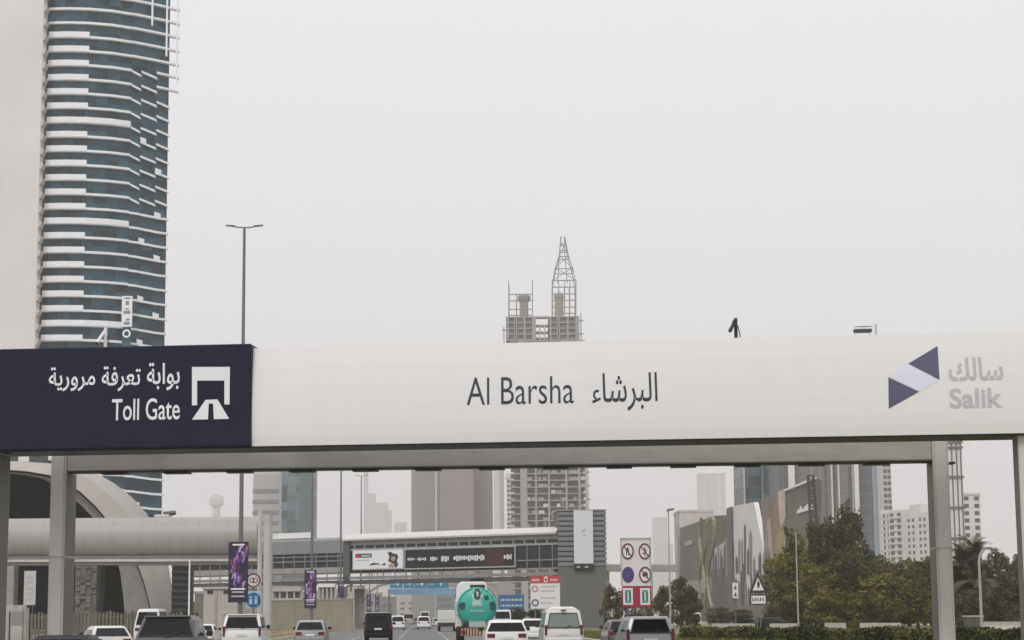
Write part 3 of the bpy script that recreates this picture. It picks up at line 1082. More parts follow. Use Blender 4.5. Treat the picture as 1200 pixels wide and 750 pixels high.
# elevated road far right behind the lift tower
ea, eb = at(705, 664, 520), at(815, 666, 560)
t = thing('viaduct', 'low grey elevated roadway crossing behind the prohibition sign board', 'viaduct', (ea.x, ea.y, 0))
m = MB()
m.loft([[(0, 0, ea.z - 1.1), (0, 9, ea.z - 1.1), (0, 9, ea.z + .6), (0, 0, ea.z + .6)], [(eb.x - ea.x + 30, eb.y - ea.y, eb.z - 1.1), (eb.x - ea.x + 30, eb.y - ea.y + 9, eb.z - 1.1), (eb.x - ea.x + 30, eb.y - ea.y + 9, eb.z + .6), (eb.x - ea.x + 30, eb.y - ea.y, eb.z + .6)]])
m.build('deck', CONC, t)
for f in (.05, .5, .95):
    m = MB(); m.tube(((eb.x - ea.x) * f, (eb.y - ea.y) * f + 4, 0), ((eb.x - ea.x) * f, (eb.y - ea.y) * f + 4, ea.z - 1.1), .9, .9, 12)
    m.build('pier', CONC, t)

# ------------------------------------------------------------------ lamps, banners
POLE = M('lamp_pole', (0.16, 0.16, 0.155), 0.5, metal=.3)
HEAD = M('lamp_head', (0.13, 0.13, 0.13), 0.5)
def double_lamp(p, h, label, rz=RZ):
    t = thing('street_lamp', label, 'street lamp', p, rz, 'double armed lamps along the left kerb')
    m = MB(); m.tube((0, 0, 0), (0, 0, h), .16, .085, 10); m.build('pole', POLE, t, smooth=True)
    m = MB(); m.box(-.25, .25, -.25, .25, 0, .5); m.build('base_plate', CONC, t)
    m = MB(); m.path([(-.75, 0, h + .1), (-.3, 0, h + .02), (.3, 0, h + .02), (.75, 0, h + .1)], .045); m.build('arm', POLE, t)
    for s in (-1, 1):
        m = MB(); m.hexa([(s * .6, -.14, h + .06), (s * 1.2, -.12, h + .13), (s * 1.2, .12, h + .13), (s * .6, .14, h + .06), (s * .6, -.12, h + .16), (s * 1.18, -.1, h + .2), (s * 1.18, .1, h + .2), (s * .6, .12, h + .16)])
        m.build('lamp_head', HEAD, t, bevel=.02)
    return t
LAMPS = [(281, 125, 'nearest double street lamp with a purple banner by the left kerb'),
         (365, 200, 'second double street lamp on the left, its head hidden by the toll sign'),
         (399, 268, 'third double street lamp at the left end of the advertising screen'),
         (423, 352, 'far double street lamp rising pale behind the footbridge roof'),
         (433, 415, 'distant double street lamp seen under the footbridge, left of its neighbour'),
         (442, 485, 'distant double street lamp seen under the footbridge, farthest along the left kerb')]
H0 = hz(287, 267, 125)
lampo = []
for px, Y, lb in LAMPS:
    p = gp(px, Y)
    lampo.append((double_lamp(p, H0 if Y < 400 else 13.0, lb), px, Y))
def banner(px0, px1, pt, pb, Y, label, seed):
    c = at((px0 + px1) / 2, pb, Y)
    t = thing('street_banner', label, 'banner', (c.x, c.y - .25, c.z), 0, 'vertical banners on the lamp posts')
    wd = (px1 - px0) * mpp(Y)
    ht = hz((px0 + px1) / 2, pt, Y) - c.z
    m = MB(); m.box(-wd / 2, wd / 2, 0, .06, 0, ht); sh = m.build('sheet', M('banner_navy', (.022, .014, .045), .5, var=.3, scale=2), t)
    rg = random.Random(seed)
    cols = [M('banner_purple', (.13, .05, .30), .5), M('banner_violet', (.30, .19, .48), .5), M('banner_pale', (.52, .45, .62), .5), M('banner_pink', (.26, .05, .16), .5)]
    for k in range(70 if Y < 210 else 20):
        zc = ht * rg.uniform(.28, .93)
        xc = math.sin(zc / ht * 9) * wd * .2 + rg.uniform(-.24, .24) * wd
        a = rg.uniform(.02, .09) * wd
        l = rg.uniform(.02, .08) * ht
        tl_ = rg.uniform(-.1, .1) * wd
        pts = [(xc - a, zc - l), (xc + a * .4, zc - l * .7), (xc + a + tl_, zc + l * .6), (xc + tl_, zc + l)]
        pts = [(max(-wd * .47, min(wd * .47, q)), r_) for q, r_ in pts]
        y = -.003 - .0008 * (k + 1)
        m = MB(); m.prism(pts, y, y + .0006); m.build('print_shape', cols[k % 4], sh)
    for k, (f, l, mt) in enumerate(((.95, .3, WHITE_PRINT), (.22, .36, WHITE_PRINT), (.17, .3, GREY_PRINT), (.1, .34, GREY_PRINT))):
        m = MB(); m.box(-wd * l, wd * l, -.07, -.065, ht * f - .05, ht * f + .05); m.build('print_line', mt, sh)
    for z in (.05, ht - .05):
        m = MB(); m.tube((-wd / 2, .1, z), (wd / 2, .1, z), .03); m.build('bracket', POLE, t)
banner(268, 291, 635, 706, 125, 'purple swirl banner on the nearest left lamp post beside two round signs', 3)
banner(357, 371, 668, 713, 200, 'smaller dark purple banner on the second left lamp post', 4)
banner(396, 403, 684, 718, 268, 'dark banner on the third lamp post under the footbridge end', 5)
banner(429.5, 435, 695, 717, 415, 'tiny dark banner under the bridge, left of the other tiny one', 6)
banner(439.5, 444.5, 697, 717, 485, 'tiny dark banner under the bridge, farthest of the row', 7)
# single lamps on the right
def single_lamp(px, py, Y, label, arm=.55, thin=.08):
    p = gp(px, Y)
    h = hz(px, py, Y)
    t = thing('street_lamp', label, 'street lamp', p, 0, 'single lamps on the right verge')
    m = MB(); m.tube((0, 0, 0), (0, 0, h), thin, thin * .7, 10); m.build('pole', M('pale_pole', (.34, .335, .31), .6), t, smooth=True)
    m = MB(); m.hexa([(-.15, -.25, h - .02), (arm, -.2, h + .1), (arm, .2, h + .1), (-.15, .25, h - .02), (-.1, -.2, h + .2), (arm - .05, -.15, h + .28), (arm - .05, .15, h + .28), (-.1, .2, h + .2)])
    m.build('lamp_head', HEAD, t, bevel=.03)
    m = MB(); m.box(-.2, .2, -.2, .2, 0, .4); m.build('base', CONC, t)
single_lamp(786, 599, 180, 'single street lamp between the prohibition board and the green mural building')
single_lamp(936, 621, 188, 'thin pale lamp pole in front of the green trees right of the warning triangle', .3)
p = gp(1151, 170)
t = thing('street_lamp', 'pale lamp pole with a curved arm right of the portal post, by the palms', 'street lamp', p, 0, 'single lamps on the right verge')
h = hz(1149, 658, 170)
m = MB(); m.path([(0, 0, 0), (0, 0, h), (.08, 0, h + .5), (.3, 0, h + .95), (.7, 0, h + 1.15)], [.13, .1, .09, .08, .07]); m.build('pole', M('pale_pole', (.34, .335, .31), .6), t, smooth=True)
m = MB(); m.hexa([(.6, -.15, h + 1.05), (1.2, -.12, h + 1.05), (1.2, .12, h + 1.05), (.6, .15, h + 1.05), (.6, -.12, h + 1.2), (1.1, -.1, h + 1.17), (1.1, .1, h + 1.17), (.6, .12, h + 1.2)]); m.build('lamp_head', HEAD, t)
p = gp(221, 190)
t = thing('white_pole', 'thin white pole standing in front of the louvred station wall', 'pole', p)
m = MB(); m.tube((0, 0, 0), (0, 0, hz(221, 656, 190)), .09, .07, 10); m.build('shaft', WHITE_TRIM, t, smooth=True)
m = MB(); m.box(-.2, .2, -.2, .2, 0, .25); m.build('base', CONC, t)

# ------------------------------------------------------------------ road signs
RED = M('sign_red', (.30, .014, .038), .45)
BLUE = M('sign_blue', (.02, .13, .30), .45)
DBLUE = M('sign_dark_blue', (.055, .04, .17), .45)
RIMRED = M('sign_rim_red', (.17, .03, .04), .5)
SIGNW = M('sign_white', (.72, .70, .70), .45, var=.03)
SIGNP = M('sign_pinkwhite', (.66, .62, .64), .45, var=.03)
INK = M('sign_ink', (.04, .03, .035), .5)
def sign_root(name, label, cat, px, py, Y):
    c = at(px, py, Y)
    return thing(name, label, cat, (c.x, c.y, 0)), c.z, mpp(Y)
# round pair by the banner
t, z, s = sign_root('speed_sign', 'round white speed limit sign with a dark red ring, above a blue round sign', 'road sign', 297, 680, 128)
m = MB(); m.disc(0, z, 8.2 * s, 0, .05, 24); m.build('disc', SIGNP, t)
m = MB(); m.ring(0, z, 8.3 * s, 1.6 * s, -.02, .03); m.build('rim', RIMRED, t)
for x in (-.17, .03):
    m = MB(); m.ring(x + .08, z, .17, .05, -.012, -.002, 12); m.build('numeral', RIMRED, t)
m = MB(); m.tube((0, .12, 0), (0, .12, z + 8 * s), .05); m.build('pole', POLE, t)
t, z, s = sign_root('blue_round_sign', 'round blue sign with two white figures, under the speed limit sign', 'road sign', 297, 703, 128)
m = MB(); m.box(-8.5 * s, 9.5 * s, .02, .08, z - 9.5 * s, z + 10 * s); m.build('backing', M('sign_pale_blue', (.42, .55, .62), .5), t)
m = MB(); m.disc(0, z, 8.4 * s, -.04, .015, 24); m.build('disc', BLUE, t)
for x in (-.17, .17):
    m = MB(); m.disc(x, z + .17, .09, -.06, -.045, 10); m.build('figure', M('sign_sky', (.35, .55, .66), .5), t)
    m = MB(); m.box(x - .1, x + .1, -.06, -.045, z - .28, z + .06); m.build('figure', M('sign_sky', (.35, .55, .66), .5), t)
# prohibition board on the right verge
t, z, s = sign_root('prohibition_board', 'white board of four round prohibition signs above a red panel, right verge', 'road sign', 745.5, 671, 150)
x0, x1 = -17.5 * s, 17.5 * s
zt, zm, zb_ = hz(745, 630.5, 150), hz(745, 686.5, 150), hz(745, 711.5, 150)
m = MB(); m.box(x0, x1, 0, .1, zm, zt); m.build('panel', SIGNP, t)
for a, c, d, e in ((x0, x1, zt - .12, zt + .02), (x0 - .03, x0 + .07, zm, zt), (x1 - .07, x1 + .03, zm, zt)):
    m = MB(); m.box(a, c, -.03, -.002, d, e); m.build('border', GREY_STEEL, t)
m = MB(); m.box(x0 + .05, x1 - .05, 0, .1, zb_, zm - .01); rp = m.build('red_panel', RED, t)
for px, py, kind in ((735.5, 646, 0), (755.5, 646, 1), (736, 673.5, 2), (756, 673.5, 3)):
    c = at(px, py, 150)
    x, zz = c.x - t.location.x, c.z
    if kind == 2:
        m = MB(); m.disc(x, zz, 9.3 * s, -.03, -.003, 20, 7 * s); m.build('round_sign', DBLUE, t)
        for k in range(3):
            m = MB(); m.box(x - .16 + k * .1, x - .11 + k * .1, -.045, -.033, zz - .2 + .05 * k, zz + .2); m.build('pictogram', PURPLE_PRINT, t)
        continue
    m = MB(); m.disc(x, zz, 9.3 * s, -.02, -.003, 20, 7 * s); rs = m.build('round_sign', SIGNW, t)
    m = MB()
    n = 22
    O = [[(x + q * 7 * s * math.cos(2 * math.pi * k / n), y, zz + q * 9.3 * s * math.sin(2 * math.pi * k / n)) for k in range(n)] for q, y in ((1.02, -.003), (1.02, -.045), (.8, -.045), (.8, -.003))]
    m.loft(O + [O[0]], cap=False); m.build('rim', RIMRED, rs)
    m = MB(); m.prism([(x - 5 * s, zz + 6 * s), (x - 4 * s, zz + 7 * s), (x + 5 * s, zz - 6 * s), (x + 4 * s, zz - 7 * s)], -.04, -.03); m.build('slash', RIMRED, rs)
    m = MB()
    if kind == 0:
        m.disc(x, zz + .22, .07, -.029, -.021, 10); m.box(x - .12, x + .1, -.029, -.021, zz - .05, zz + .15); m.box(x - .12, x - .04, -.029, -.021, zz - .3, zz - .05); m.box(x + .05, x + .12, -.029, -.021, zz - .3, zz - .06)
    elif kind == 1:
        m.box(x - .03, x + .04, -.029, -.021, zz - .35, zz + .3); m.box(x - .16, x - .05, -.029, -.021, zz - .2, zz - .1); m.box(x + .06, x + .16, -.029, -.021, zz + .0, zz + .1)
    else:
        m.box(x - .2, x + .2, -.029, -.021, zz - .05, zz + .12); m.disc(x - .1, zz - .1, .08, -.029, -.021, 10); m.disc(x + .12, zz - .1, .08, -.029, -.021, 10); m.box(x - .02, x + .12, -.029, -.021, zz + .12, zz + .25)
    m.build('pictogram', INK, rs)
for px in (736, 756):
    c = at(px, 699, 150)
    x, zz = c.x - t.location.x, c.z
    m = MB(); m.box(x - 5.6 * s, x + 5.6 * s, -.02, -.003, zz - 9.6 * s, zz + 9.6 * s); pt = m.build('plate', SIGNW, t)
    m = MB(); m.box(x - 3.6 * s, x + 3.6 * s, -.026, -.021, zz - 7.5 * s, zz + 7.5 * s); m.build('plate_field', M('sign_green', (.10, .30, .30), .5), pt)
    for k in (-1, 0, 1):
        m = MB(); m.box(x + k * .15 - .035, x + k * .15 + .035, -.034, -.027, zz - .3, zz + .3); m.build('pictogram', INK if k else SIGNW, pt)
for x in (x0 * .6, x1 * .6):
    m = MB(); m.tube((x, .17, 0), (x, .17, zt - .2), .06); m.build('post', POLE, t)
# white board with a red header
t, z, s = sign_root('notice_sign', 'white notice board with a red header standing in front of the lift tower', 'road sign', 639, 693, 205)
x0, x1 = -17 * s, 17 * s
zt, zm, zb_ = hz(639, 675, 205), hz(639, 683.5, 205), hz(639, 713, 205)
m = MB(); m.box(x0, x1, 0, .1, zb_, zm); m.build('panel', SIGNW, t)
m = MB(); m.box(x0 - .03, x1 + .03, -.02, .1, zm + .003, zt); hd = m.build('header', M('header_red', (.45, .05, .055), .5), t)
m = MB(); m.box(-.12, .25, -.035, -.023, zm + .1, zt - .05); m.build('emblem', SIGNP, hd)
m = MB(); m.disc(.06, (zm + zt) / 2, .13, -.045, -.037, 10); m.build('emblem', RED, hd)
for a in (x0 + .15, .5):
    for k in range(6):
        m = MB(); m.box(a + k * .13, a + k * .13 + .08, -.035, -.023, zm + .22, zm + .42 + .05 * (k % 2)); m.build('lettering', SIGNP, hd)
m = MB(); m.ring(x0 + .45, zm - .55, .33, .12, -.03, -.004, 16); m.build('round_mark', M('mark_red', (.42, .18, .18), .5), t)
m = MB(); m.ring(x0 + .45, zm - 1.95, .38, .16, -.03, -.004, 16); m.build('round_mark', M('mark_blue', (.10, .14, .22), .5), t)
for zz, n in ((zm - .35, 11), (zm - .8, 9), (zm - 1.5, 10), (zm - 2.0, 8)):
    for k in range(n):
        m = MB(); m.box(x0 + 1.0 + k * .16, x0 + 1.1 + k * .16, -.02, -.004, zz - .07, zz + .07 + .04 * (k % 3)); m.build('lettering', GREY_PRINT, t)
for x in (x0 * .7, x1 * .7):
    m = MB(); m.tube((x, .17, 0), (x, .17, zt - .2), .07); m.build('post', POLE, t)
# blue direction sign, low beside the tanker
t, z, s = sign_root('direction_sign', 'blue direction sign with white print between the teal tanker and the notice board', 'road sign', 599, 703, 330)
x0, x1 = -15 * s, 15 * s
zt, zb_ = hz(599, 697, 330), hz(599, 714, 330)
BL2 = M('direction_blue', (.035, .14, .32), .5)
m = MB(); m.box(x0, x1, 0, .12, zb_, zt); m.build('panel', BL2, t)
for k in range(10):
    m = MB(); m.box(x0 + .4 + k * .36, x0 + .62 + k * .36, -.03, -.004, (zt + zb_) / 2 + .2, (zt + zb_) / 2 + .45 + .1 * (k % 2)); m.build('lettering', SIGNW, t)
    m = MB(); m.box(x0 + .4 + k * .36, x0 + .62 + k * .36, -.03, -.004, (zt + zb_) / 2 - .7, (zt + zb_) / 2 - .5 + .1 * (k % 2)); m.build('lettering', SIGNW, t)
for x in (x0 * .7, x1 * .7):
    m = MB(); m.tube((x, .17, 0), (x, .17, zt - .2), .1); m.build('post', POLE, t)
# blue lane signs on an arched gantry beyond the footbridge
GY = 430
t = thing('lane_sign_gantry', 'grey arched gantry with a row of blue lane signs seen under the footbridge', 'sign gantry', gp(505, GY))
def gx_(px, py):
    p = at(px, py, GY)
    return p.x - t.location.x, p.z
def arch(pts):
    m = MB(); q = [gx_(*a) for a in pts]
    m.path([(a, 0, max(0, c)) for a, c in q], .32, 10)
    return m
arch([(421, 731), (422, 716), (426, 703), (433, 693), (444, 686), (458, 682.5), (480, 681), (505, 680.4), (530, 681), (552, 682), (567, 685), (577, 692), (584, 703), (587, 716), (587, 730)]).build('arch', M('arch_grey', (.28, .28, .275), .5), t, smooth=True)
for k, (a, c) in enumerate(((457, 472), (473, 485), (486, 500), (501, 526))):
    xa, za = gx_(a, 689.5); xb, zb_ = gx_(c, 678.5)
    m = MB(); m.box(xa, xb, -.5, -.34, za, zb_); ls = m.build('lane_sign', M('lane_blue', (.02, .19, .32), .5), t)
    xm = xa + (xb - xa) * .62
    m = MB(); m.prism([(xm - .3, za + 1.1), (xm + .3, za + 1.1), (xm, za + .4)], -.53, -.505); m.build('arrow', SIGNW, ls)
    for j in range(4):
        m = MB(); m.box(xa + .3 + j * .3, xa + .5 + j * .3, -.53, -.505, za + .7, za + 1.0); m.build('lettering', M('letter_blue', (.3, .45, .5), .5), ls)
# pale blue banner strip of a farther gantry
t2 = thing('far_sign_gantry', 'far pale blue sign strip across the road, just under the lane signs', 'sign gantry', gp(495, 640))
a, c = at(456, 697, 640), at(534, 689.5, 640)
m = MB(); m.box(a.x - t2.location.x, c.x - t2.location.x, 0, .3, a.z, c.z); m.build('panel', M('far_blue', (.17, .32, .50), .5, var=.2, scale=.3), t2)
for x in (a.x, c.x):
    m = MB(); m.tube((x - t2.location.x, .5, 0), (x - t2.location.x, .5, c.z), .3); m.build('post', POLE, t2)
# warning triangle
t, z, s = sign_root('warning_sign', 'triangular hump warning sign with a text plate on a thin pole, right verge', 'road sign', 888.5, 690, 150)
ap = at(888.5, 670.5, 150).z; bt = at(888, 695, 150).z
def tri(k, y0, y1):
    hw = 10.6 * s
    cz = bt + (ap - bt) / 3
    return MB().prism([(-hw * k, cz + (bt - cz) * k), (hw * k, cz + (bt - cz) * k), (0, cz + (ap - cz) * k)], y0, y1)
tri(1.0, 0, .06).build('rim', INK, t)
tri(.62, -.02, -.003).build('field', SIGNW, t)
cz = bt + .25
m = MB(); m.prism([(-.05, cz + .12), (.06, cz + .12), (.14, cz + .42), (.02, cz + .7), (-.08, cz + .5)], -.03, -.022); m.build('pictogram', INK, t)
zp0, zp1 = at(888, 709, 150).z, at(888, 696.5, 150).z
m = MB(); m.box(-9.6 * s, 9.6 * s, 0, .05, zp0, zp1); m.build('plate_border', INK, t)
m = MB(); m.box(-8.2 * s, 8.2 * s, -.02, -.003, zp0 + .1, zp1 - .1); m.build('plate', SIGNW, t)
for k in range(5):
    m = MB(); m.box(-.45 + k * .19, -.45 + k * .19 + .07, -.03, -.022, zp0 + .27, zp0 + .55); m.build('lettering', INK, t)
    m = MB(); m.box(-.45 + k * .19, -.45 + k * .19 + .13, -.03, -.022, zp0 + (.4 if k % 2 else .27), zp0 + (.46 if k % 2 else .33)); m.build('lettering', INK, t)
for x in (-.13, .13):
    m = MB(); m.tube((x, .12, 0), (x, .12, ap - .6), .045); m.build('post', POLE, t)
m = MB()
t = thing('small_white_sign', 'small white sign on a short post in front of the skyline hoarding', 'road sign', gp(863, 205))
zt, zb_ = hz(863, 683, 205), hz(863, 701, 205)
m = MB(); m.box(-.28, .28, 0, .06, zb_, zt); m.build('plate', SIGNW, t)
for k in range(2):
    m = MB(); m.prism([(-.15, zb_ + .2 + k * .7), (.15, zb_ + .2 + k * .7), (0, zb_ + .65 + k * .7)], -.02, -.003); m.build('pictogram', INK, t)
m = MB(); m.tube((0, .1, 0), (0, .1, zt), .05); m.build('post', POLE, t)

# ------------------------------------------------------------------ fences, walls, barriers, kiosks
FEN = M('fence_olive', (.12, .115, .085), .7, rnd=.3)
fa, fb = gp(-14, 128), gp(216, 122)
FF = Frame(fa, fb)
t = thing('picket_fence', 'low pale olive picket fence in front of the metro station', 'fence', FF.o, FF.rz)
fh = FF.survey(120, 717)[1]
m = MB(); m.box(-.085, .085, 0, .04, .1, fh)
pk = None
n = int(FF.L / .27)
for k in range(n):
    if pk is None:
        pk = m.build('picket', FEN, t, loc=(.1, 0, 0))
    else:
        inst(pk, t, (.1 + k * .27, R.uniform(-.01, .01), R.uniform(-.12, .05)))
for z in (.4, fh - .35):
    m = MB(); m.box(0, FF.L, .045, .1, z, z + .1); m.build('rail', FEN, t)
m = MB(); m.box(-.06, .06, .1, .22, 0, fh - .1)
ps = None
for k in range(6):
    if ps is None:
        ps = m.build('post', DARK_STEEL, t, loc=(.3, 0, 0))
    else:
        inst(ps, t, (.3 + k * (FF.L - .6) / 5, 0, 0))
# beige boundary wall left of the carriageway
wa, wb = gp(224, 262), gp(412, 236)
WF = Frame(wa, wb)
t = thing('boundary_wall', 'plain beige boundary wall along the left of the carriageway under the footbridge', 'wall', WF.o, WF.rz)
wh = WF.survey(340, 704)[1]
nW = 9
m = MB(); m.box(0, WF.L / nW - .04, 0, .3, 0, wh)
wp = None
for k in range(nW):
    if wp is None:
        wp = m.build('wall_panel', M('boundary_beige', (.29, .265, .20), .85, var=.14, scale=.5, rnd=.05), t, loc=(0, 0, 0))
    else:
        inst(wp, t, (k * WF.L / nW, 0, 0))
m = MB(); m.box(0, WF.L, -.06, .36, wh + .003, wh + .14); m.build('coping', CONC, t)
# railings and stands on and behind that wall
for i, (px0, px1, pt, pb, Y, lb) in enumerate(((318, 352, 689, 707, 285, 'pale railing block on columns behind the boundary wall, left of the small banner'), (372, 392, 684, 712, 285, 'white framed shelter behind the boundary wall, right of the small banner'))):
    a, c = gp(px0, Y), gp(px1, Y)
    t = thing('bus_shelter', lb, 'shelter', a)
    W_ = c.x - a.x
    zt, zb_ = hz(px0, pt, Y), hz(px0, pb, Y)
    m = MB(); m.box(0, W_, 0, 3, zt - .5, zt); m.build('roof', WHITE_TRIM if i else CONC_L, t)
    m = MB(); m.box(0, W_, 2.6, 2.8, 0, zt - .5); m.build('rear_wall', M('shelter_wall', (.34, .32, .28), .7, var=.3, scale=1), t)
    m = MB(); m.box(0, W_, -.02, .15, zb_ + .4, zb_ + .7); m.build('rail', CONC_L, t)
    for k in range(5):
        m = MB(); m.box(W_ * k / 4.02, W_ * k / 4.02 + .22, .16, .4, 0, zt - .5); m.build('column', CONC_L, t)
# small pale equipment building
ka, kb = gp(238, 225), gp(282, 222)
KF = Frame(ka, kb)
t = thing('equipment_building', 'small pale flat roofed building with two dark vents left of the purple banner', 'building', KF.o, KF.rz)
kh = KF.survey(260, 690)[1]
m = MB(); m.box(0, KF.L, 0, 4, 0, kh); m.build('wall', M('kiosk_cream', (.42, .40, .36), .8, var=.1), t)
m = MB(); m.box(-.15, KF.L + .15, -.2, 4.1, kh + .003, kh + .22); m.build('roof', CONC_L, t)
for px in (247, 266):
    u, z = KF.survey(px, 693.5)
    m = MB(); m.box(u - .45, u + .35, -.08, -.003, z - .2, z + .15); m.build('vent', BLACK, t)
m = MB(); m.box(KF.survey(252, 700)[0], KF.survey(255, 700)[0], -.05, -.003, 0, kh); m.build('pilaster', CONC, t)
m = MB(); m.box(KF.survey(262, 700)[0], KF.survey(270, 700)[0], -.05, -.003, 0, 2.2); m.build('door', M('kiosk_door', (.3, .29, .27), .6), t)
# pale utility kiosk at far left
a = gp(7, 92)
t = thing('utility_kiosk', 'pale utility cabinet with a rounded top at the far left edge', 'cabinet', a)
z = hz(14, 709, 92)
m = MB(); m.box(-.5, .82, 0, .9, 0, z); m.build('body', M('kiosk_grey', (.40, .39, .35), .7, var=.2, scale=2), t, bevel=.12, seg=2)
m = MB(); m.box(.1, .16, -.03, -.003, .2, z - .3); m.build('door_gap', DARK_STEEL, t)
m = MB(); m.box(.22, .7, -.02, -.003, z - .9, z - .3); m.build('louvre', M('kiosk_louvre', (.25, .24, .22), .6), t)
# yellowish guard rail between verge and road on the left
t = thing('guard_rail', 'low yellowish guard rail with posts between the white SUV and the silver hatchback', 'guard rail', road(-10.95, 118), RZ)
GR = M('rail_ochre', (.42, .33, .17), .6, rnd=.1)
for z in (.32, .82):
    m = MB(); m.box(-.03, .03, 0, 110, z, z + .12); m.build('rail', GR, t)
m = MB(); m.box(-.05, .05, -.05, .05, 0, .95)
q = None
for k in range(44):
    if q is None:
        q = m.build('post', GR, t, loc=(0, .2, 0))
    else:
        inst(q, t, (0, .2 + 2.5 * k, 0))
# far-left dark stair under the bridge end
t = thing('stairway', 'dark covered stair coming down from the left end of the footbridge', 'stair', gp(404, 300))
sx = lambda px, py: (at(px, py, 300).x - t.location.x, at(px, py, 300).z)
q = [sx(*a) for a in ((398, 690), (412, 684), (412, 690), (392, 716), (386, 716))]
m = MB(); m.prism(q, 0, 2.2); m.build('stair_flight', M('stair_grey', (.14, .14, .14), .7), t)
for px in (390, 397, 409, 414):
    a = sx(px, 700)[0]
    m = MB(); m.box(a - .2, a + .2, -.3, -.02, 0, sx(px, 688 if px > 395 else 700)[1]); m.build('column', CONC_L, t)
a, zt = sx(413, 686); c, _ = sx(426, 686)
m = MB(); m.box(a, c, .3, 2, zt - .5, zt); m.build('canopy', WHITE_TRIM, t)
m = MB(); m.box(a, c, 2.1, 2.3, 0, zt - .5); m.build('rear_wall', M('shelter_wall', (.34, .32, .28), .7), t)
# white barriers on the far right
BAR = M('barrier_white', (.44, .42, .38), .7, var=.1, scale=2)
def barrier(px0, px1, Y0, Y1, h, label):
    Fm = Frame(gp(px0, Y0), gp(px1, Y1))
    t = thing('road_barrier', label, 'barrier', Fm.o, Fm.rz)
    n = max(2, int(Fm.L / 2.6))
    m = MB(); w_ = Fm.L / n - .06
    m.loft([[(x, -.3, 0), (x, .3, 0), (x, .12, .4), (x, .1, h), (x, -.1, h), (x, -.12, .4)] for x in (0, w_)])
    q = None
    for k in range(n):
        if q is None:
            q = m.build('barrier_block', BAR, t)
        else:
            inst(q, t, (k * Fm.L / n, R.uniform(-.05, .05), 0))
barrier(836, 884, 190, 182, .8, 'line of white barrier blocks left of and behind the warning triangle')
barrier(903, 934, 180, 177, .8, 'short line of white barrier blocks just right of the warning triangle')
barrier(968, 991, 178, 174, .82, 'white barrier blocks in front of the tallest green tree')
barrier(1009, 1056, 176, 172, .8, 'white barrier blocks under the bushes left of the right portal post')
barrier(1153, 1196, 190, 185, .75, 'white barrier blocks right of the right portal post')
# clutter block with a dark top, right
t = thing('skip_bin', 'dark topped site bin beside the curved lamp pole right of the portal post', 'bin', gp(1143, 176))
m = MB(); m.hexa([(-.65, 0, .2), (.65, 0, .2), (.65, 1.2, .2), (-.65, 1.2, .2), (-.8, -.1, 1.25), (.8, -.1, 1.25), (.8, 1.3, 1.25), (-.8, 1.3, 1.25)]); m.build('body', M('bin_grey', (.09, .085, .08), .7, var=.3), t)
m = MB(); m.box(-.82, .82, -.12, 1.32, 1.253, 1.35); m.build('lid', CONC_L, t)
for x in (-.5, .5):
    m = MB(); m.tube((x - .05, .5, .12), (x + .05, .5, .12), .12, .12, 10); m.build('wheel', RUBBER, t)

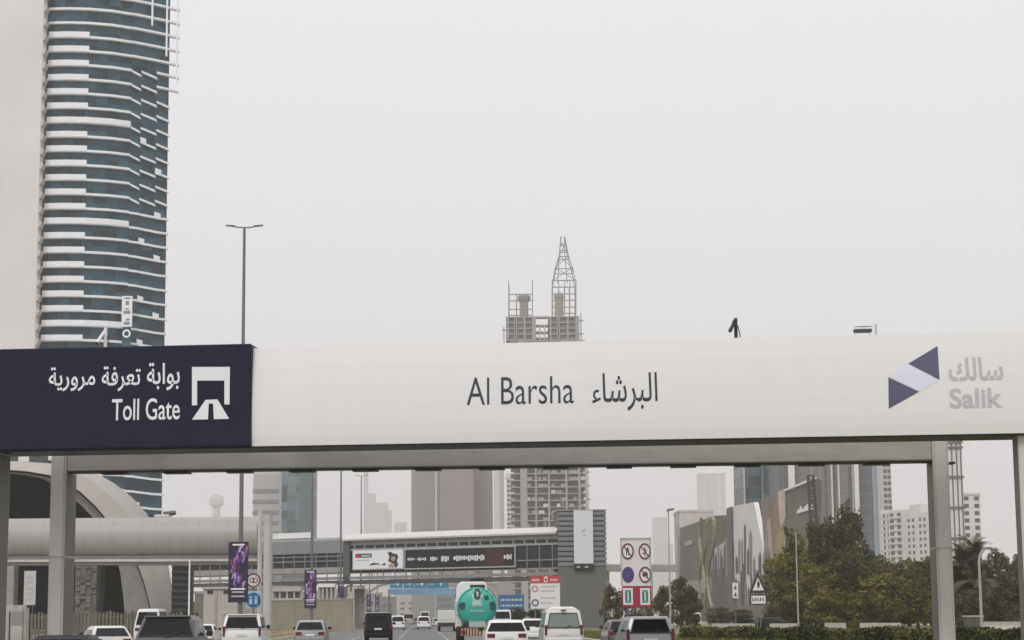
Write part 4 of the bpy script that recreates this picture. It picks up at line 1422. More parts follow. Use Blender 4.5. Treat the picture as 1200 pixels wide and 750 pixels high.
# ------------------------------------------------------------------ vehicles
def paintm(name, rgb, metal=0.0):
    return M(name, rgb, 0.35, metal=metal, var=0.05, scale=.8, coat=.6)
TRIMK = M('black_trim', (.02, .02, .021), .55)
def wheel(t, x, y, r, wdt):
    s = 1 if x > 0 else -1
    m = MB()
    n = 20
    prof = [(-wdt / 2, r * .72), (-wdt / 2, r * .94), (-wdt * .38, r), (wdt * .38, r), (wdt / 2, r * .94), (wdt / 2, r * .72)]
    m.loft([[(x + a, y + q * math.cos(2 * math.pi * k / n), r + q * math.sin(2 * math.pi * k / n)) for a, q in prof] for k in range(n)] + [[(x + a, y + q, r) for a, q in prof]], cap=False)
    wh = m.build('wheel', RUBBER, t, smooth=True)
    m = MB(); m.tube((x - wdt * .42, y, r), (x + wdt * .42, y, r), r * .73, r * .73, 16); m.build('rim', ALLOY, wh)
def vehicle(name, label, cat, px, Y, L=4.6, Wd=1.85, H=1.7, belt=1.02, mat=None, roof0=.35, roof1=3.0, rw0=.12, hood=3.4, tum=.17,
            glass=None, lamp='low', rails=False, mirrors=True, spare=False, wiper=True, plate=True, spoiler=False, low_dark=.42, big_window=(.12, .84, .86), group=None, extra=None, rz=RZ):
    glass = glass or TINT
    p = gp(px, Y)
    t = thing(name, label, cat, p, rz, group)
    w2 = Wd / 2
    g0 = .22
    # lower body: side profile across the width, with a little shaping
    prof = [(.10, low_dark - .1), (0, low_dark + .06), (.02, belt - .22), (.07, belt), (hood, belt), (L - .25, belt - .16), (L - .03, belt - .34), (L, .5), (L - .1, g0)]
    prof += [(.25, g0)]
    m = MB()
    m.loft([[(x, y, z) for y, z in q] for x, q in (
        (-w2 + .0, [(y + .06 * (y < L / 2) - .1 * (y > L / 2), z) for y, z in prof]), (-w2 + .12, prof), (w2 - .12, prof), (w2, [(y + .06 * (y < L / 2) - .1 * (y > L / 2), z) for y, z in prof]))])
    # greenhouse
    def wid(z):
        return w2 - .02 - tum * (z - belt) / (H - belt)
    gh = [(rw0, belt - .02), (roof0, H - .05), (roof0 + .15, H), (roof1 - .2, H), (roof1, H - .06), (hood, belt - .02)]
    rings = []
    for f in (-1, -.86, .86, 1):
        rings.append([(f * wid(z), y + (.05 if abs(f) == 1 and y < L * .3 else 0), z - (.05 if abs(f) == 1 and z > belt + .2 else 0)) for y, z in gh])
    m.loft(rings)
    body = m.build('body', mat, t, bevel=.035, seg=2, smooth=True)
    # rear window as a slab on the sloping rear face
    a0, a1, aw = big_window
    A, B = V((0, rw0, belt - .02)), V((0, roof0, H - .05))
    nrm = V((0, -(B.z - A.z), (B.y - A.y))).normalized()
    def on(fx, t_):
        c = A.lerp(B, t_)
        return V((fx * wid(c.z) * aw, c.y, c.z))
    q = [on(-1, a0), on(1, a0), on(.93, a1), on(-.93, a1)]
    m = MB(); m.hexa([v + nrm * .004 for v in (q[0], q[1])] + [q[1] - nrm * .03, q[0] - nrm * .03] + [q[3] + nrm * .004, q[2] + nrm * .004, q[2] - nrm * .03, q[3] - nrm * .03])
    rwin = m.build('rear_window', glass, t)
    m = MB()
    for (u, v) in ((0, 1), (1, 2), (2, 3), (3, 0)):
        m.tube(q[u] + nrm * .006, q[v] + nrm * .006, .022, .022, 6)
    m.build('window_seal', TRIMK, rwin)
    if wiper:
        m = MB(); m.tube(on(0, a0 - .06) + nrm * .03, on(.45, a0 + .12) + nrm * .03, .014); m.build('wiper', TRIMK, rwin)
    # side windows (two a side) and windscreen
    for s in (-1, 1):
        for ya, yb, yc, yd in ((rw0 + .42, hood * .42, hood * .42, roof0 + .35), (hood * .42 + .1, hood - .55, roof1 - .15, hood * .42 + .1)):
            z0, z1 = belt + .05, H - .16
            x0, x1 = s * (wid(z0) + .004), s * (wid(z1) + .004)
            i = s * .03
            m = MB(); m.hexa([(x0, ya, z0), (x0, yb, z0), (x0 - i, yb, z0), (x0 - i, ya, z0), (x1, yd, z1), (x1, yc, z1), (x1 - i, yc, z1), (x1 - i, yd, z1)])
            m.build('side_window', glass, t)
        # lamps
        if lamp == 'high':
            m = MB(); m.box(s * (w2 - .17) - .07, s * (w2 - .17) + .07, -.015, .12, belt - .28, belt - .02)
        elif lamp == 'tall':
            m = MB(); m.box(s * (w2 - .1) - .06, s * (w2 - .1) + .06, -.01, .14, belt - .35, belt + .15)
        else:
            m = MB(); m.box(s * (w2 - .25) - .17, s * (w2 - .25) + .17, -.015, .12, belt - .26, belt - .08)
        m.build('tail_light', TAIL, t, bevel=.02)
        if mirrors:
            x = s * (w2 + .11)
            m = MB(); m.box(x - .1, x + .1, hood - .75, hood - .6, belt + .02, belt + .2); m.build('mirror', TRIMK if mat is not None else mat, t, bevel=.03)
        for y in (.85, L - .9):
            wheel(t, s * (w2 - .13), y, .34, .24)
        if rails:
            m = MB(); m.path([(s * (wid(H) - .08), roof0 + .3, H), (s * (wid(H) - .08), roof0 + .4, H + .07), (s * (wid(H) - .08), roof1 - .4, H + .07), (s * (wid(H) - .08), roof1 - .3, H)], .025, 6); m.build('roof_rail', TRIMK, t)
    m = MB(); m.hexa([(-.72 * w2, hood - .02, belt + .03), (.72 * w2, hood - .02, belt + .03), (.72 * w2, hood - .05, belt + .03), (-.72 * w2, hood - .05, belt + .03), (-.66 * w2, roof1 + .01, H - .12), (.66 * w2, roof1 + .01, H - .12), (.66 * w2, roof1 - .03, H - .12), (-.66 * w2, roof1 - .03, H - .12)])
    m.build('windscreen', glass, t)
    m = MB(); m.box(-w2 + .08, w2 - .08, -.06, .3, .3, low_dark + .16); m.build('bumper', TRIMK if spare or low_dark > .45 else mat, t, bevel=.05)
    if plate:
        m = MB(); m.box(-.26, .26, -.075 if False else -.02, .02, belt - .32, belt - .2); m.build('number_plate', PLATE, t)
    if spoiler:
        m = MB(); m.box(-w2 + .25, w2 - .25, roof0 - .12, roof0 + .2, H - .06, H + .0); m.build('spoiler', mat, t, bevel=.02)
    if spare:
        m = MB(); m.tube((0, -.2, belt - .12), (0, -.02, belt - .12), .36, .38, 20); m.build('spare_wheel_cover', mat, t, smooth=True)
    if extra:
        extra(t)
    return t
W1 = paintm('paint_white', (.74, .74, .73))
W2 = paintm('paint_offwhite', (.62, .62, .58))
SIL = paintm('paint_silver', (.30, .30, .31), .3)
DGR = paintm('paint_dark_grey', (.10, .10, .105), .2)
BLK = M('paint_black', (.008, .008, .009), .45, var=.05, spec=.2, coat=.1)
TAN = paintm('paint_tan', (.38, .33, .26))
vehicle('parked_car', 'dark grey SUV nearest the camera, seen from behind at lower left', 'car', 193, 62, L=4.7, Wd=1.92, H=1.76, belt=1.08, mat=DGR, roof0=.5, roof1=3.1, rw0=.08, rails=True, tum=.2, big_window=(.1, .86, .9), spoiler=True)
vehicle('suv', 'white SUV with a dark rear window below the purple banner', 'car', 283, 99, L=4.8, Wd=1.95, H=1.86, belt=1.12, mat=W1, roof0=.3, roof1=3.2, rw0=.04, lamp='tall', tum=.13, spoiler=True)
vehicle('hatchback', 'silver hatchback with a sloping rear window left of the black van', 'car', 363, 114, L=4.3, Wd=1.78, H=1.52, belt=.95, mat=SIL, roof0=.6, roof1=2.7, rw0=.1, hood=3.2)
def vansheen(t):
    m = MB(); m.box(-.82, .82, .1, 4.0, 1.935, 1.99); m.build('roof_sheen', M('van_roof_sheen', (.5, .5, .5), .4), t, bevel=.02)  # pale sheet paints the light reflected on the black roof
vehicle('black_van', 'boxy black van with a pale sheen painted along its roof left of the small white cars', 'van', 443, 142, L=4.9, Wd=1.95, H=1.94, belt=1.1, mat=BLK, roof0=.12, roof1=4.2, rw0=.04, hood=4.4, tum=.06, lamp='tall', extra=vansheen)
vehicle('suv', 'white SUV just right of the black van, far ahead', 'car', 466, 262, L=4.6, Wd=1.85, H=1.85, belt=1.05, mat=W1, rw0=.05, roof0=.3)
vehicle('pickup', 'tan truck far ahead in the middle of the lanes', 'truck', 479, 420, L=5.2, Wd=2.2, H=2.4, belt=1.3, mat=TAN, rw0=.05, roof0=.2, roof1=4.2, hood=4.4, tum=.05, mirrors=False)
vehicle('suv', 'white SUV with dark wheels far ahead, centre of the lanes', 'car', 496.5, 275, L=4.6, Wd=1.85, H=1.75, belt=1.05, mat=W1, rw0=.05, roof0=.3)
vehicle('minibus', 'pale tall minibus beyond the centre white SUV', 'van', 498, 470, L=6.2, Wd=2.2, H=2.9, belt=1.5, mat=W2, rw0=.05, roof0=.2, roof1=5.2, hood=5.6, tum=.08)
vehicle('hatchback', 'small pale car far ahead left of the pale box truck', 'car', 513, 330, L=4.1, Wd=1.75, H=1.5, belt=.95, mat=W2, roof0=.5, roof1=2.6, hood=3.1)
vehicle('hatchback', 'dark small car far ahead beside the tan truck', 'car', 487, 450, L=4.1, Wd=1.75, H=1.5, belt=.95, mat=DGR, roof0=.5, roof1=2.6, hood=3.1)
vehicle('hatchback', 'white low hatchback with a wide dark rear window in front of the tanker', 'car', 594, 88, L=4.3, Wd=1.86, H=1.49, belt=.98, mat=W1, roof0=.42, roof1=2.8, rw0=.1, hood=3.2, big_window=(.1, .8, .9), tum=.18)
vehicle('sedan', 'white car squeezed between the low hatchback and the white van', 'car', 626, 128, L=4.4, Wd=1.7, H=1.48, belt=.95, mat=W1, roof0=.7, roof1=2.8, rw0=.15)
vehicle('minibus', 'far white van with roof gear above the low hatchback', 'van', 589, 225, L=5, Wd=2.0, H=2.35, belt=1.3, mat=W1, rw0=.05, roof0=.2, roof1=4.2, hood=4.5, tum=.08)
def vent(t):
    m = MB(); m.hexa([(-.72, .35, 1.95), (.72, .35, 1.95), (.72, 4.0, 1.95), (-.72, 4.0, 1.95), (-.5, .5, 2.09), (.5, .5, 2.09), (.5, 3.8, 2.09), (-.5, 3.8, 2.09)]); m.build('raised_roof', W2, t, bevel=.05, smooth=True)
    m = MB(); m.box(-.12, .12, .02, .16, 1.88, 1.95); m.build('brake_lamp', TRIMK, t)
vehicle('white_van', 'white van with a large pale green rear window right of centre', 'van', 661, 99, L=4.9, Wd=1.95, H=1.95, belt=1.05, mat=W2, roof0=.22, roof1=4.0, rw0=.04, hood=4.4, tum=.14, glass=GLASS_PALE, lamp='tall', big_window=(.05, .84, .84), extra=vent)
vehicle('suv', 'grey SUV with white pillars and black rear window at lower right', 'car', 763, 76, L=4.6, Wd=1.9, H=1.6, belt=.98, mat=SIL, roof0=.28, roof1=3.1, rw0=.04, tum=.17, big_window=(.06, .88, .8), lamp='tall', rails=True)
vehicle('sedan', 'dark car half hidden left of the grey SUV at lower right', 'car', 731, 104, L=4.4, Wd=1.6, H=1.42, belt=.92, mat=DGR, roof0=.6, roof1=2.8)
vehicle('jeep', 'small white jeep far off on the verge road under the green mural building', 'car', 815, 290, L=4.0, Wd=1.75, H=1.9, belt=1.1, mat=W1, roof0=.2, roof1=2.8, rw0=.04, hood=3.0, tum=.08)
vehicle('sedan', 'dark sedan whose roof just shows at the foot of the left portal post', 'car', 62, 52, L=4.5, Wd=1.78, H=1.25, belt=.85, mat=BLK, roof0=.9, roof1=2.9, rw0=.3)
vehicle('minibus', 'white van roof standing behind the dark SUV, by the picket fence', 'van', 172, 116, L=5, Wd=1.55, H=2.25, belt=1.25, mat=W1, rw0=.05, roof0=.25, roof1=4.0, hood=4.4)
vehicle('sedan', 'pale parked sedan low in front of the picket fence', 'car', 132, 88, L=4.4, Wd=1.75, H=1.38, belt=.9, mat=W2, roof0=.8, roof1=2.8, rw0=.2, rz=.35)
vehicle('sedan', 'small white car just right of the dark SUV, below the equipment building', 'car', 239, 135, L=4.2, Wd=1.3, H=1.3, belt=.85, mat=W1, roof0=.6, roof1=2.6)
vehicle('suv', 'dark car parked on the verge road in front of the low trees', 'car', 925, 192, L=4.5, Wd=1.8, H=1.32, belt=.85, mat=BLK, roof0=.9, roof1=2.9, rz=1.4)
# pale box truck
t = thing('box_truck', 'pale flat tailed box truck just left of the teal tanker', 'truck', gp(524, 228), RZ)
m = MB(); m.box(-1.05, 1.05, 0, 4.4, .95, 2.35); m.build('cargo_box', W2, t, bevel=.06)
m = MB(); m.box(-.95, .95, 4.5, 6.2, .5, 2.15); m.build('cab', W1, t, bevel=.15, seg=2)
m = MB(); m.box(-1.0, 1.0, .05, 5.8, .6, .93); m.build('chassis', TRIMK, t)
m = MB(); m.box(-1.02, 1.02, -.03, .04, .55, .95); m.build('tail_bar', TRIMK, t)
for s in (-1, 1):
    m = MB(); m.box(s * .85 - .13, s * .85 + .13, -.06, -.031, .65, .8); m.build('tail_light', TAIL, t)
    for y in (1.1, 5.2):
        wheel(t, s * .88, y, .4, .3)
m = MB(); m.box(-.95, .95, -.02, -.004, 1.25, 1.3); m.build('door_seam', GREY_STEEL, t)
# teal tanker
TY_ = 127.0
c = gp(559, TY_)
t = thing('tanker_truck', 'teal and white tanker truck with a round dished rear end in the middle lane', 'truck', c, RZ)
zc = hz(559, 711.5, TY_)
Rr = 23.5 * mpp(TY_)
TEAL = M('paint_teal', (.04, .37, .30), 0.5, var=.06, scale=.8, coat=.1)
m = MB()
n = 40
rings = []
for k, (fr, y) in enumerate(((.04, -.32), (.25, -.30), (.5, -.245), (.72, -.16), (.88, -.05), (.965, .08), (1.0, .3))):
    rings.append([(fr * Rr * math.cos(2 * math.pi * j / n), y, zc + fr * Rr * math.sin(2 * math.pi * j / n)) for j in range(n)])
m.loft(rings)
m.build('dished_end', TEAL, t, smooth=True)
m = MB()
rings = [[(1.0 * Rr * math.cos(2 * math.pi * j / n), y, zc + Rr * math.sin(2 * math.pi * j / n)) for j in range(n)] for y in (.302, 8.5)]
m.loft(rings)
m.build('tank', W1, t, smooth=True)
# white shroud standing above and left of the dish
zt_ = hz(553, 681.5, TY_)
xs = lambda px: (px - 559) * mpp(TY_)
m = MB()
sh = [(xs(535.5), zc - .5), (xs(535.5), zt_ - .45), (xs(537.5), zt_ - .15), (xs(541), zt_), (xs(568), zt_), (xs(571), zt_ - .2), (xs(571.5), zc + .7)]
m.prism(sh, .35, 1.6)
m.build('rear_shroud', W1, t, bevel=.05, smooth=True)
m = MB(); m.box(xs(551.5), xs(568.5), .25, .345, zt_ - .42, zt_ - .2); m.build('dark_hatch', M('hatch_brown', (.04, .018, .016), .5), t)
m = MB(); m.box(xs(552), xs(568), .6, 1.4, zt_ + .003, zt_ + .2); m.build('top_rail', BLACK, t)
def dish_y(x, z):
    fr = min(.999, math.hypot(x, z - zc) / Rr)
    pts = [(0, -.325), (.25, -.30), (.5, -.245), (.72, -.16), (.88, -.05), (.965, .08), (1, .3)]
    for (a, ya), (b_, yb) in zip(pts, pts[1:]):
        if fr <= b_:
            return ya + (yb - ya) * (fr - a) / (b_ - a)
    return .3
def patch(name, pts, mat, lift):
    m = MB()
    cx = sum(p_[0] for p_ in pts) / len(pts); cz = sum(p_[1] for p_ in pts) / len(pts)
    vs = [(cx, dish_y(cx, cz) - lift, cz)]
    for f in (.5, 1):
        vs += [(cx + (a - cx) * f, dish_y(cx + (a - cx) * f, cz + (b_ - cz) * f) - lift, cz + (b_ - cz) * f) for a, b_ in pts]
    k = len(pts)
    fs = [(0, 1 + i, 1 + (i + 1) % k) for i in range(k)] + [(1 + i, 1 + k + i, 1 + k + (i + 1) % k, 1 + (i + 1) % k) for i in range(k)]
    m.add(vs, fs)
    return m.build(name, mat, t)
m = MB(); m.ring(0, zc, Rr * .93, Rr * .02, -.045, .06, 40); m.build('weld_ring', M('weld_teal', (.02, .22, .18), .5), t)
PT = M('tank_pale', (.55, .62, .58), .4)
patch('white_stripe', [(-.32 + .0, zc + .62), (.36, zc + .62), (.30, zc + 1.16), (-.24, zc + 1.16)], PT, .03)
patch('white_stripe', [(-.30, zc + .06), (.30, zc + .06), (.26, zc + .62), (-.26, zc + .62)], M('tank_mint', (.30, .50, .43), .4), .032)
patch('badge', [(.02 + .24 * math.cos(a * math.pi / 9), zc + .82 + .36 * math.sin(a * math.pi / 9)) for a in range(18)], M('badge_dark', (.02, .03, .035), .4), .05)
patch('badge_swirl', [(-.02, zc + .62), (.08, zc + .7), (.1, zc + .9), (-.04, zc + 1.0), (.03, zc + .82)], PT, .062)
for k in range(5):
    patch('lettering', [(-.2 + k * .085, zc + .16), (-.14 + k * .085, zc + .16), (-.14 + k * .085, zc + .27), (-.2 + k * .085, zc + .27)], PT, .05)
for k in range(12):
    patch('lettering', [(-.42 + k * .075, zc - .28), (-.37 + k * .075, zc - .28), (-.37 + k * .075, zc - .2 + .02 * (k % 2)), (-.42 + k * .075, zc - .2)], PT, .03)
for px, py, r in ((542.5, 710, .23), (576.5, 710, .25), (570, 700.5, .16)):
    x, z = xs(px), hz(px, py, TY_)
    m = MB(); m.tube((x, dish_y(x, z) - .05, z), (x, dish_y(x, z) + .25, z), r, r, 14); m.build('round_port', M('port_teal', (.008, .07, .06), .4), t)
m = MB(); m.hexa([(-.9, -.1, .95), (.95, -.1, .95), (.95, 8, .95), (-.9, 8, .95), (-.62, -.1, zc - .9), (.62, -.1, zc - .9), (.62, 8, zc - .9), (-.62, 8, zc - .9)]); m.build('chassis', TRIMK, t)
m = MB(); m.box(-.5, .55, -.4, -.14, .98, 1.34); m.build('tool_box', M('box_mint', (.36, .42, .37), .5), t)
m = MB(); m.box(-1.05, 1.05, -.36, -.15, .45, .93); bp = m.build('bumper', M('bumper_brown', (.10, .035, .02), .6), t)
for k in range(11):
    x = -1.0 + k * .186
    m = MB(); m.prism([(x, .47), (x + .09, .47), (x + .12, .91), (x + .03, .91)], -.385, -.363); m.build('hazard_stripe', M('stripe_cream', (.48, .40, .24), .5), bp)
for s in (-1, 1):
    m = MB(); m.box(s * .85 - .12, s * .85 + .12, -.41, -.39, .55, .8); m.build('tail_light', TAIL, t)
    for y in (1.2, 2.6, 7.8):
        wheel(t, s * .98, y, .5, .4)
m = MB(); m.box(-1.2, 1.2, 8.9, 10.9, .7, 3.0); m.build('cab', W1, t, bevel=.15, seg=2)
m = MB(); m.box(-1.12, -.9, .5, 3.5, 1.0, 1.5); m.build('mudguard', W2, t, bevel=.05)
m = MB(); m.box(.9, 1.12, .5, 3.5, 1.0, 1.5); m.build('mudguard', W2, t, bevel=.05)

# ------------------------------------------------------------------ mural buildings along the right of the road
LATF = 66.0
FR = Frame(road(LATF, 560), road(LATF, 300))
def fs(px, py, y0=0.0):
    return FR.survey(px, py, y0)
def facade_thing(name, label, cat, px):
    u = fs(px, 700)[0]
    o = FR.o + FR.u * u
    return thing(name, label, cat, o, FR.rz), u
OLIVE = M('olive_cladding', (.135, .13, .105), .75, var=.15, scale=.15)
t, ub = facade_thing('mural_building', 'long dark olive green hall with a sloping roofline behind the single street lamp', 'building', 797)
u0, z0 = fs(797, 619); u1, z1 = fs(838, 604)
m = MB(); m.prism([(0, 0), (u1 - ub, 0), (u1 - ub, z1), (u0 - ub, z0)], 0, 3); m.build('wall', M('olive_green', (.12, .12, .085), .75, var=.2, scale=.12), t)
m = MB(); m.prism([(0, z0 * .28), (u1 - ub, z1 * .28), (u1 - ub, z1 * .42), (0, z0 * .42)], -.25, -.004); m.build('window_band', M('band_glass', (.2, .2, .19), .4, var=.4, scale=.2), t)
m = MB(); m.box(-.4, 0, -.4, 3, 0, z0 + .4); m.build('end_wall', CONC, t)
x0, za = fs(803, 640); x1, zb_ = fs(811, 628)
m = MB(); m.box(x0 - ub, x1 - ub, -.2, -.004, za, zb_ - 1); m.build('sign_panel', M('pale_olive', (.34, .33, .27), .6, var=.3, scale=.5), t)
m = MB()
t2 = thing('hazy_block', 'pale hazy block just above the olive green hall roof', 'building', gp(812, 900))
a, c = at(796, 600, 900), at(836, 600, 900)
m = MB(); m.box(a.x - t2.location.x, c.x - t2.location.x, 0, 30, 0, a.z); m.build('wall', CONC_L, t2)
m = MB(); m.box(a.x - t2.location.x - .3, c.x - t2.location.x + .3, -.3, 30.3, a.z + .003, a.z + .9); m.build('roof_edge', CONC_L, t2)
# yellow green wavy fins
t, ub = facade_thing('wavy_sculpture', 'tall yellow green wavy ribs standing in front of the olive hall', 'sculpture', 826)
YG = M('rib_yellowgreen', (.25, .26, .145), .6, var=.15, scale=.6)
for ptsx in ([(822, 606), (820, 630), (822, 655), (819, 680), (821, 712)], [(829, 612), (827, 640), (824, 662), (827, 690), (826, 712)], [(833, 606), (837, 611), (836, 640), (830, 668), (831, 695), (835, 712)], [(834, 607), (829, 613), (829, 612)]):
    q = [fs(x, y, -3) for x, y in ptsx]
    pts = []
    for i in range(len(q) - 1):                     # smooth the rib through its points
        p0, p1, p2, p3 = [V((*q[max(0, min(len(q) - 1, i + j))], 0)) for j in (-1, 0, 1, 2)]
        for f in (0, .25, .5, .75):
            v = .5 * ((2 * p1) + (p2 - p0) * f + (2 * p0 - 5 * p1 + 4 * p2 - p3) * f * f + (3 * p1 - p0 - 3 * p2 + p3) * f ** 3)
            pts.append((v.x - ub, -3, max(0, v.y)))
    pts.append((q[-1][0] - ub, -3, max(0, q[-1][1])))
    m = MB(); m.path(pts, .36, 8); m.build('rib', YG, t, smooth=True)
# skyline hoarding
t, ub = facade_thing('skyline_hoarding', 'large pale hoarding printed with purple grey skyscraper silhouettes behind the warning triangle', 'hoarding', 838)
def fp(name, pts, y0, y1, mat):
    q = [fs(x, y, 0) for x, y in pts]
    m = MB(); m.prism([(a - ub, max(.02, c)) for a, c in q], y0, y1)
    return m.build(name, mat, t)
fp('board', [(836, 668), (858, 664), (858, 731), (836, 731)], -.4, .5, M('hoard_dark', (.10, .09, .095), .6, var=.25, scale=.3))
fp('board', [(858, 594), (886, 588.5), (896, 640), (905, 700), (905, 731), (858, 731)], -.4, .5, M('hoard_sky', (.60, .60, .60), .5, var=.08, scale=.2))
fp('board', [(836, 645), (857.8, 630), (857.8, 664), (836, 668)], -.4, .5, M('hoard_mid', (.46, .45, .46), .5, var=.15, scale=.3))
fp('mast', [(856, 596), (861, 594), (863, 680), (865, 726), (859, 726)], -.9, -.42, M('hoard_mast', (.10, .10, .10), .6))
SPI = [M('spire_mauve', (.10, .08, .095), .55, var=.25, scale=.5), M('spire_plum', (.06, .045, .055), .55, var=.25, scale=.5), M('spire_pale', (.22, .19, .20), .55, var=.2, scale=.5), M('spire_tan', (.15, .115, .09), .55, var=.2, scale=.5)]
rg = random.Random(12)
x = 837
k = 0
while x < 903:
    wd = rg.uniform(1.6, 3.6)
    if x < 856:
        top = rg.uniform(624, 652)
    else:
        top = rg.choice((rg.uniform(603, 622), rg.uniform(625, 650), rg.uniform(640, 665))) + max(0, (x - 880) * 1.0)
    if x + wd > 893:
        top = max(top, 645)
    bot = rg.uniform(672, 690)
    fp('printed_spire', [(x, bot), (x + wd, bot - 1), (x + wd, top + rg.uniform(4, 12)), (x + wd * .55, top), (x, top + rg.uniform(3, 9))], -.43 - .012 * (k % 5), -.405 - .012 * (k % 5), SPI[k % 4])
    x += wd * rg.uniform(.9, 1.7)
    k += 1
x = 858
while x < 900:
    wd = rg.uniform(1.4, 3)
    top = rg.uniform(655, 690)
    fp('printed_spire', [(x, 722), (x + wd, 722), (x + wd, top + 5), (x + wd / 2, top), (x, top + 4)], -.52 - .01 * (k % 3), -.48 - .01 * (k % 3), SPI[k % 3])
    x += wd * rg.uniform(1.1, 2)
    k += 1
fp('plinth', [(836, 712), (905, 708), (905, 731), (836, 731)], -.8, -.56, M('plinth_grey', (.15, .15, .14), .8))
# orange brown panel
t, ub = facade_thing('painted_panel', 'rust orange and brown painted wall panel between the skyline hoarding and the trees', 'hoarding', 894)
fp('board', [(892, 586), (915, 577), (918, 731), (905, 731), (896, 640)], -.1, .4, M('panel_brown', (.19, .15, .125), .7, var=.25, scale=.15))
for k, (pts, cl) in enumerate((([(906, 600), (914, 578), (921, 600), (918, 640), (908, 700), (904, 660)], (.27, .165, .115)), ([(913, 576), (921, 573), (922, 606), (916, 620)], (.50, .40, .34)), ([(900, 610), (905, 606), (909, 690), (902, 690)], (.40, .30, .24)), ([(912, 625), (921, 618), (925, 690), (912, 700)], (.28, .24, .12)), ([(897, 640), (901, 620), (904, 700), (899, 700)], (.28, .22, .20)))):
    fp('painted_shape', pts, -.2 - .03 * k, -.18 - .03 * k, M('panel_paint_%s' % 'abcde'[k], cl, .7, var=.2, scale=.25))
# olive hall with a sign
t, ub = facade_thing('grey_hall', 'grey olive hall with a white sign on its wall, right of the rust painted panel', 'building', 919)
fp('wall', [(921, 576), (949, 565), (957, 561.5), (957, 733), (921, 731)], 0, .8, OLIVE)
fp('coping', [(921, 575.8), (949, 564.8), (957, 561.3), (957, 559.6), (949, 562.6), (921, 573.6)], -.4, -.004, WHITE_TRIM)
for k in range(7):
    a = 935.5 + k * 2.5
    b_ = 600 - k * .62
    h_ = (3.5, 6, 2.8, 5, 7, 3, 6)[k]
    fp('lettering', [(a, b_), (a + 1.9, b_ - .5), (a + 1.9, b_ - h_), (a + 1.1, b_ - h_ + .2)], -.22, -.004, WHITE_TRIM)
fp('lettering', [(935, 602), (953, 596.6), (953, 595), (935, 600.2)], -.22, -.004, WHITE_TRIM)

# ------------------------------------------------------------------ far towers
def ftower(name, label, pxl, pxr, ytop, Y, mat, depth=24, bands=None, rz=0.0, yb=735, mull=0, win=None, cap=None, vst=None, top_from=None):
    px = (pxl + pxr) / 2
    ref = top_from or (ytop + 735) / 2
    g = gp(px, Y)
    a, c = at(pxl, ref, Y), at(pxr, ref, Y)
    x0, x1 = a.x - g.x, c.x - g.x
    z = at(px, ytop, Y).z
    t = thing(name, label, 'tower' if z > 45 else 'building', g, rz)
    m = MB(); m.box(x0, x1, 0, depth, 0, z); m.build('wall', mat, t)
    if bands:
        fh, th, bm_, out = bands
        m = MB(); m.box(x0 - out, x1 + out, -out, depth + out, 0, th)
        s0 = None
        for k in range(1, int(z / fh)):
            if s0 is None:
                s0 = m.build('floor_band', bm_, t, loc=(0, 0, fh * k))
            else:
                inst(s0, t, (0, 0, fh * k))
    if vst:
        for f0, f1, vm, o_ in vst:
            m = MB(); m.box(x0 + (x1 - x0) * f0, x0 + (x1 - x0) * f1, -o_, -.004, 0, z + .5); m.build('vertical_strip', vm, t)
    if win:
        cols, rows, ww, wh, zlo, fh, wm = win
        m = MB(); m.box(-ww / 2, ww / 2, -.12, .1, 0, wh)
        s0 = None
        for r in range(rows):
            for cx in cols:
                loc = (x0 + (x1 - x0) * cx, 0, zlo + fh * r)
                if loc[2] + wh > z - .5:
                    continue
                if s0 is None:
                    s0 = m.build('window', wm, t, loc=loc)
                else:
                    inst(s0, t, loc)
    if cap:
        m = MB(); m.box(x0 - .4, x1 + .4, -.4, depth + .4, z + .003, z + cap[0]); m.build('roof_parapet', cap[1], t)
    return t, x0, x1, z
PALE = M('pale_render', (.56, .55, .53), .8, var=.06, scale=.05)
GREYB = M('grey_tower', (.25, .25, .24), .7, var=.1, scale=.05)
MAUVE = M('mauve_tower', (.25, .20, .20), .7, var=.1, scale=.05)
BRG = M('brown_grey_tower', (.185, .175, .17), .7, var=.12, scale=.08)
WINK = M('dark_window', (.05, .05, .05), .3, var=.3, scale=.3)
# left pair under the beam
t, x0, x1, z = ftower('banded_tower', 'pale curved top tower with grey floor bands left of the teal glass tower', 296, 327, 556, 980, M('banded_white', (.45, .44, .43), .7, var=.05), 26, bands=(5.2, 1.9, M('band_grey', (.24, .235, .235), .6), .25))
m = MB(); xm = (x0 + x1) / 2
m.prism([(x0, z + .003)] + [(xm + (x1 - x0) / 2 * math.cos(a * math.pi / 12), z + 3.2 * math.sin(a * math.pi / 12)) for a in range(11, 0, -1)] + [(x1, z + .003)], 0, 26); m.build('curved_roof', PALE, t)
ftower('teal_tower', 'flat teal glass tower behind the footbridge at left', 327, 364, 500, 950, GLASS_TEAL, 30, bands=(4.0, .25, M('teal_spandrel', (.12, .16, .165), .4), .06), vst=[(0, .08, M('teal_edge', (.3, .34, .34), .5), .3), (.62, 1, M('teal_light', (.075, .125, .135), .25), .12)])
# faint stepped far group
FAR = M('far_hazed_concrete', (.46, .45, .45), .8, var=.05)  # lightened base colour puts extra distance haze into these blocks
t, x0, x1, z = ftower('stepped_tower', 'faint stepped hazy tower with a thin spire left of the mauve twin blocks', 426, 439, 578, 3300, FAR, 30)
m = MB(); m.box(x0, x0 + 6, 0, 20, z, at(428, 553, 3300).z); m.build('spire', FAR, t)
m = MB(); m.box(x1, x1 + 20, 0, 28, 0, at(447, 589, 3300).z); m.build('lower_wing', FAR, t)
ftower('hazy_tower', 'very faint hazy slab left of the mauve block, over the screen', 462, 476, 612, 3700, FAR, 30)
ftower('hazy_tower', 'very faint low hazy block behind the footbridge roof, near the far lamp', 445, 458, 598, 3600, FAR, 30)
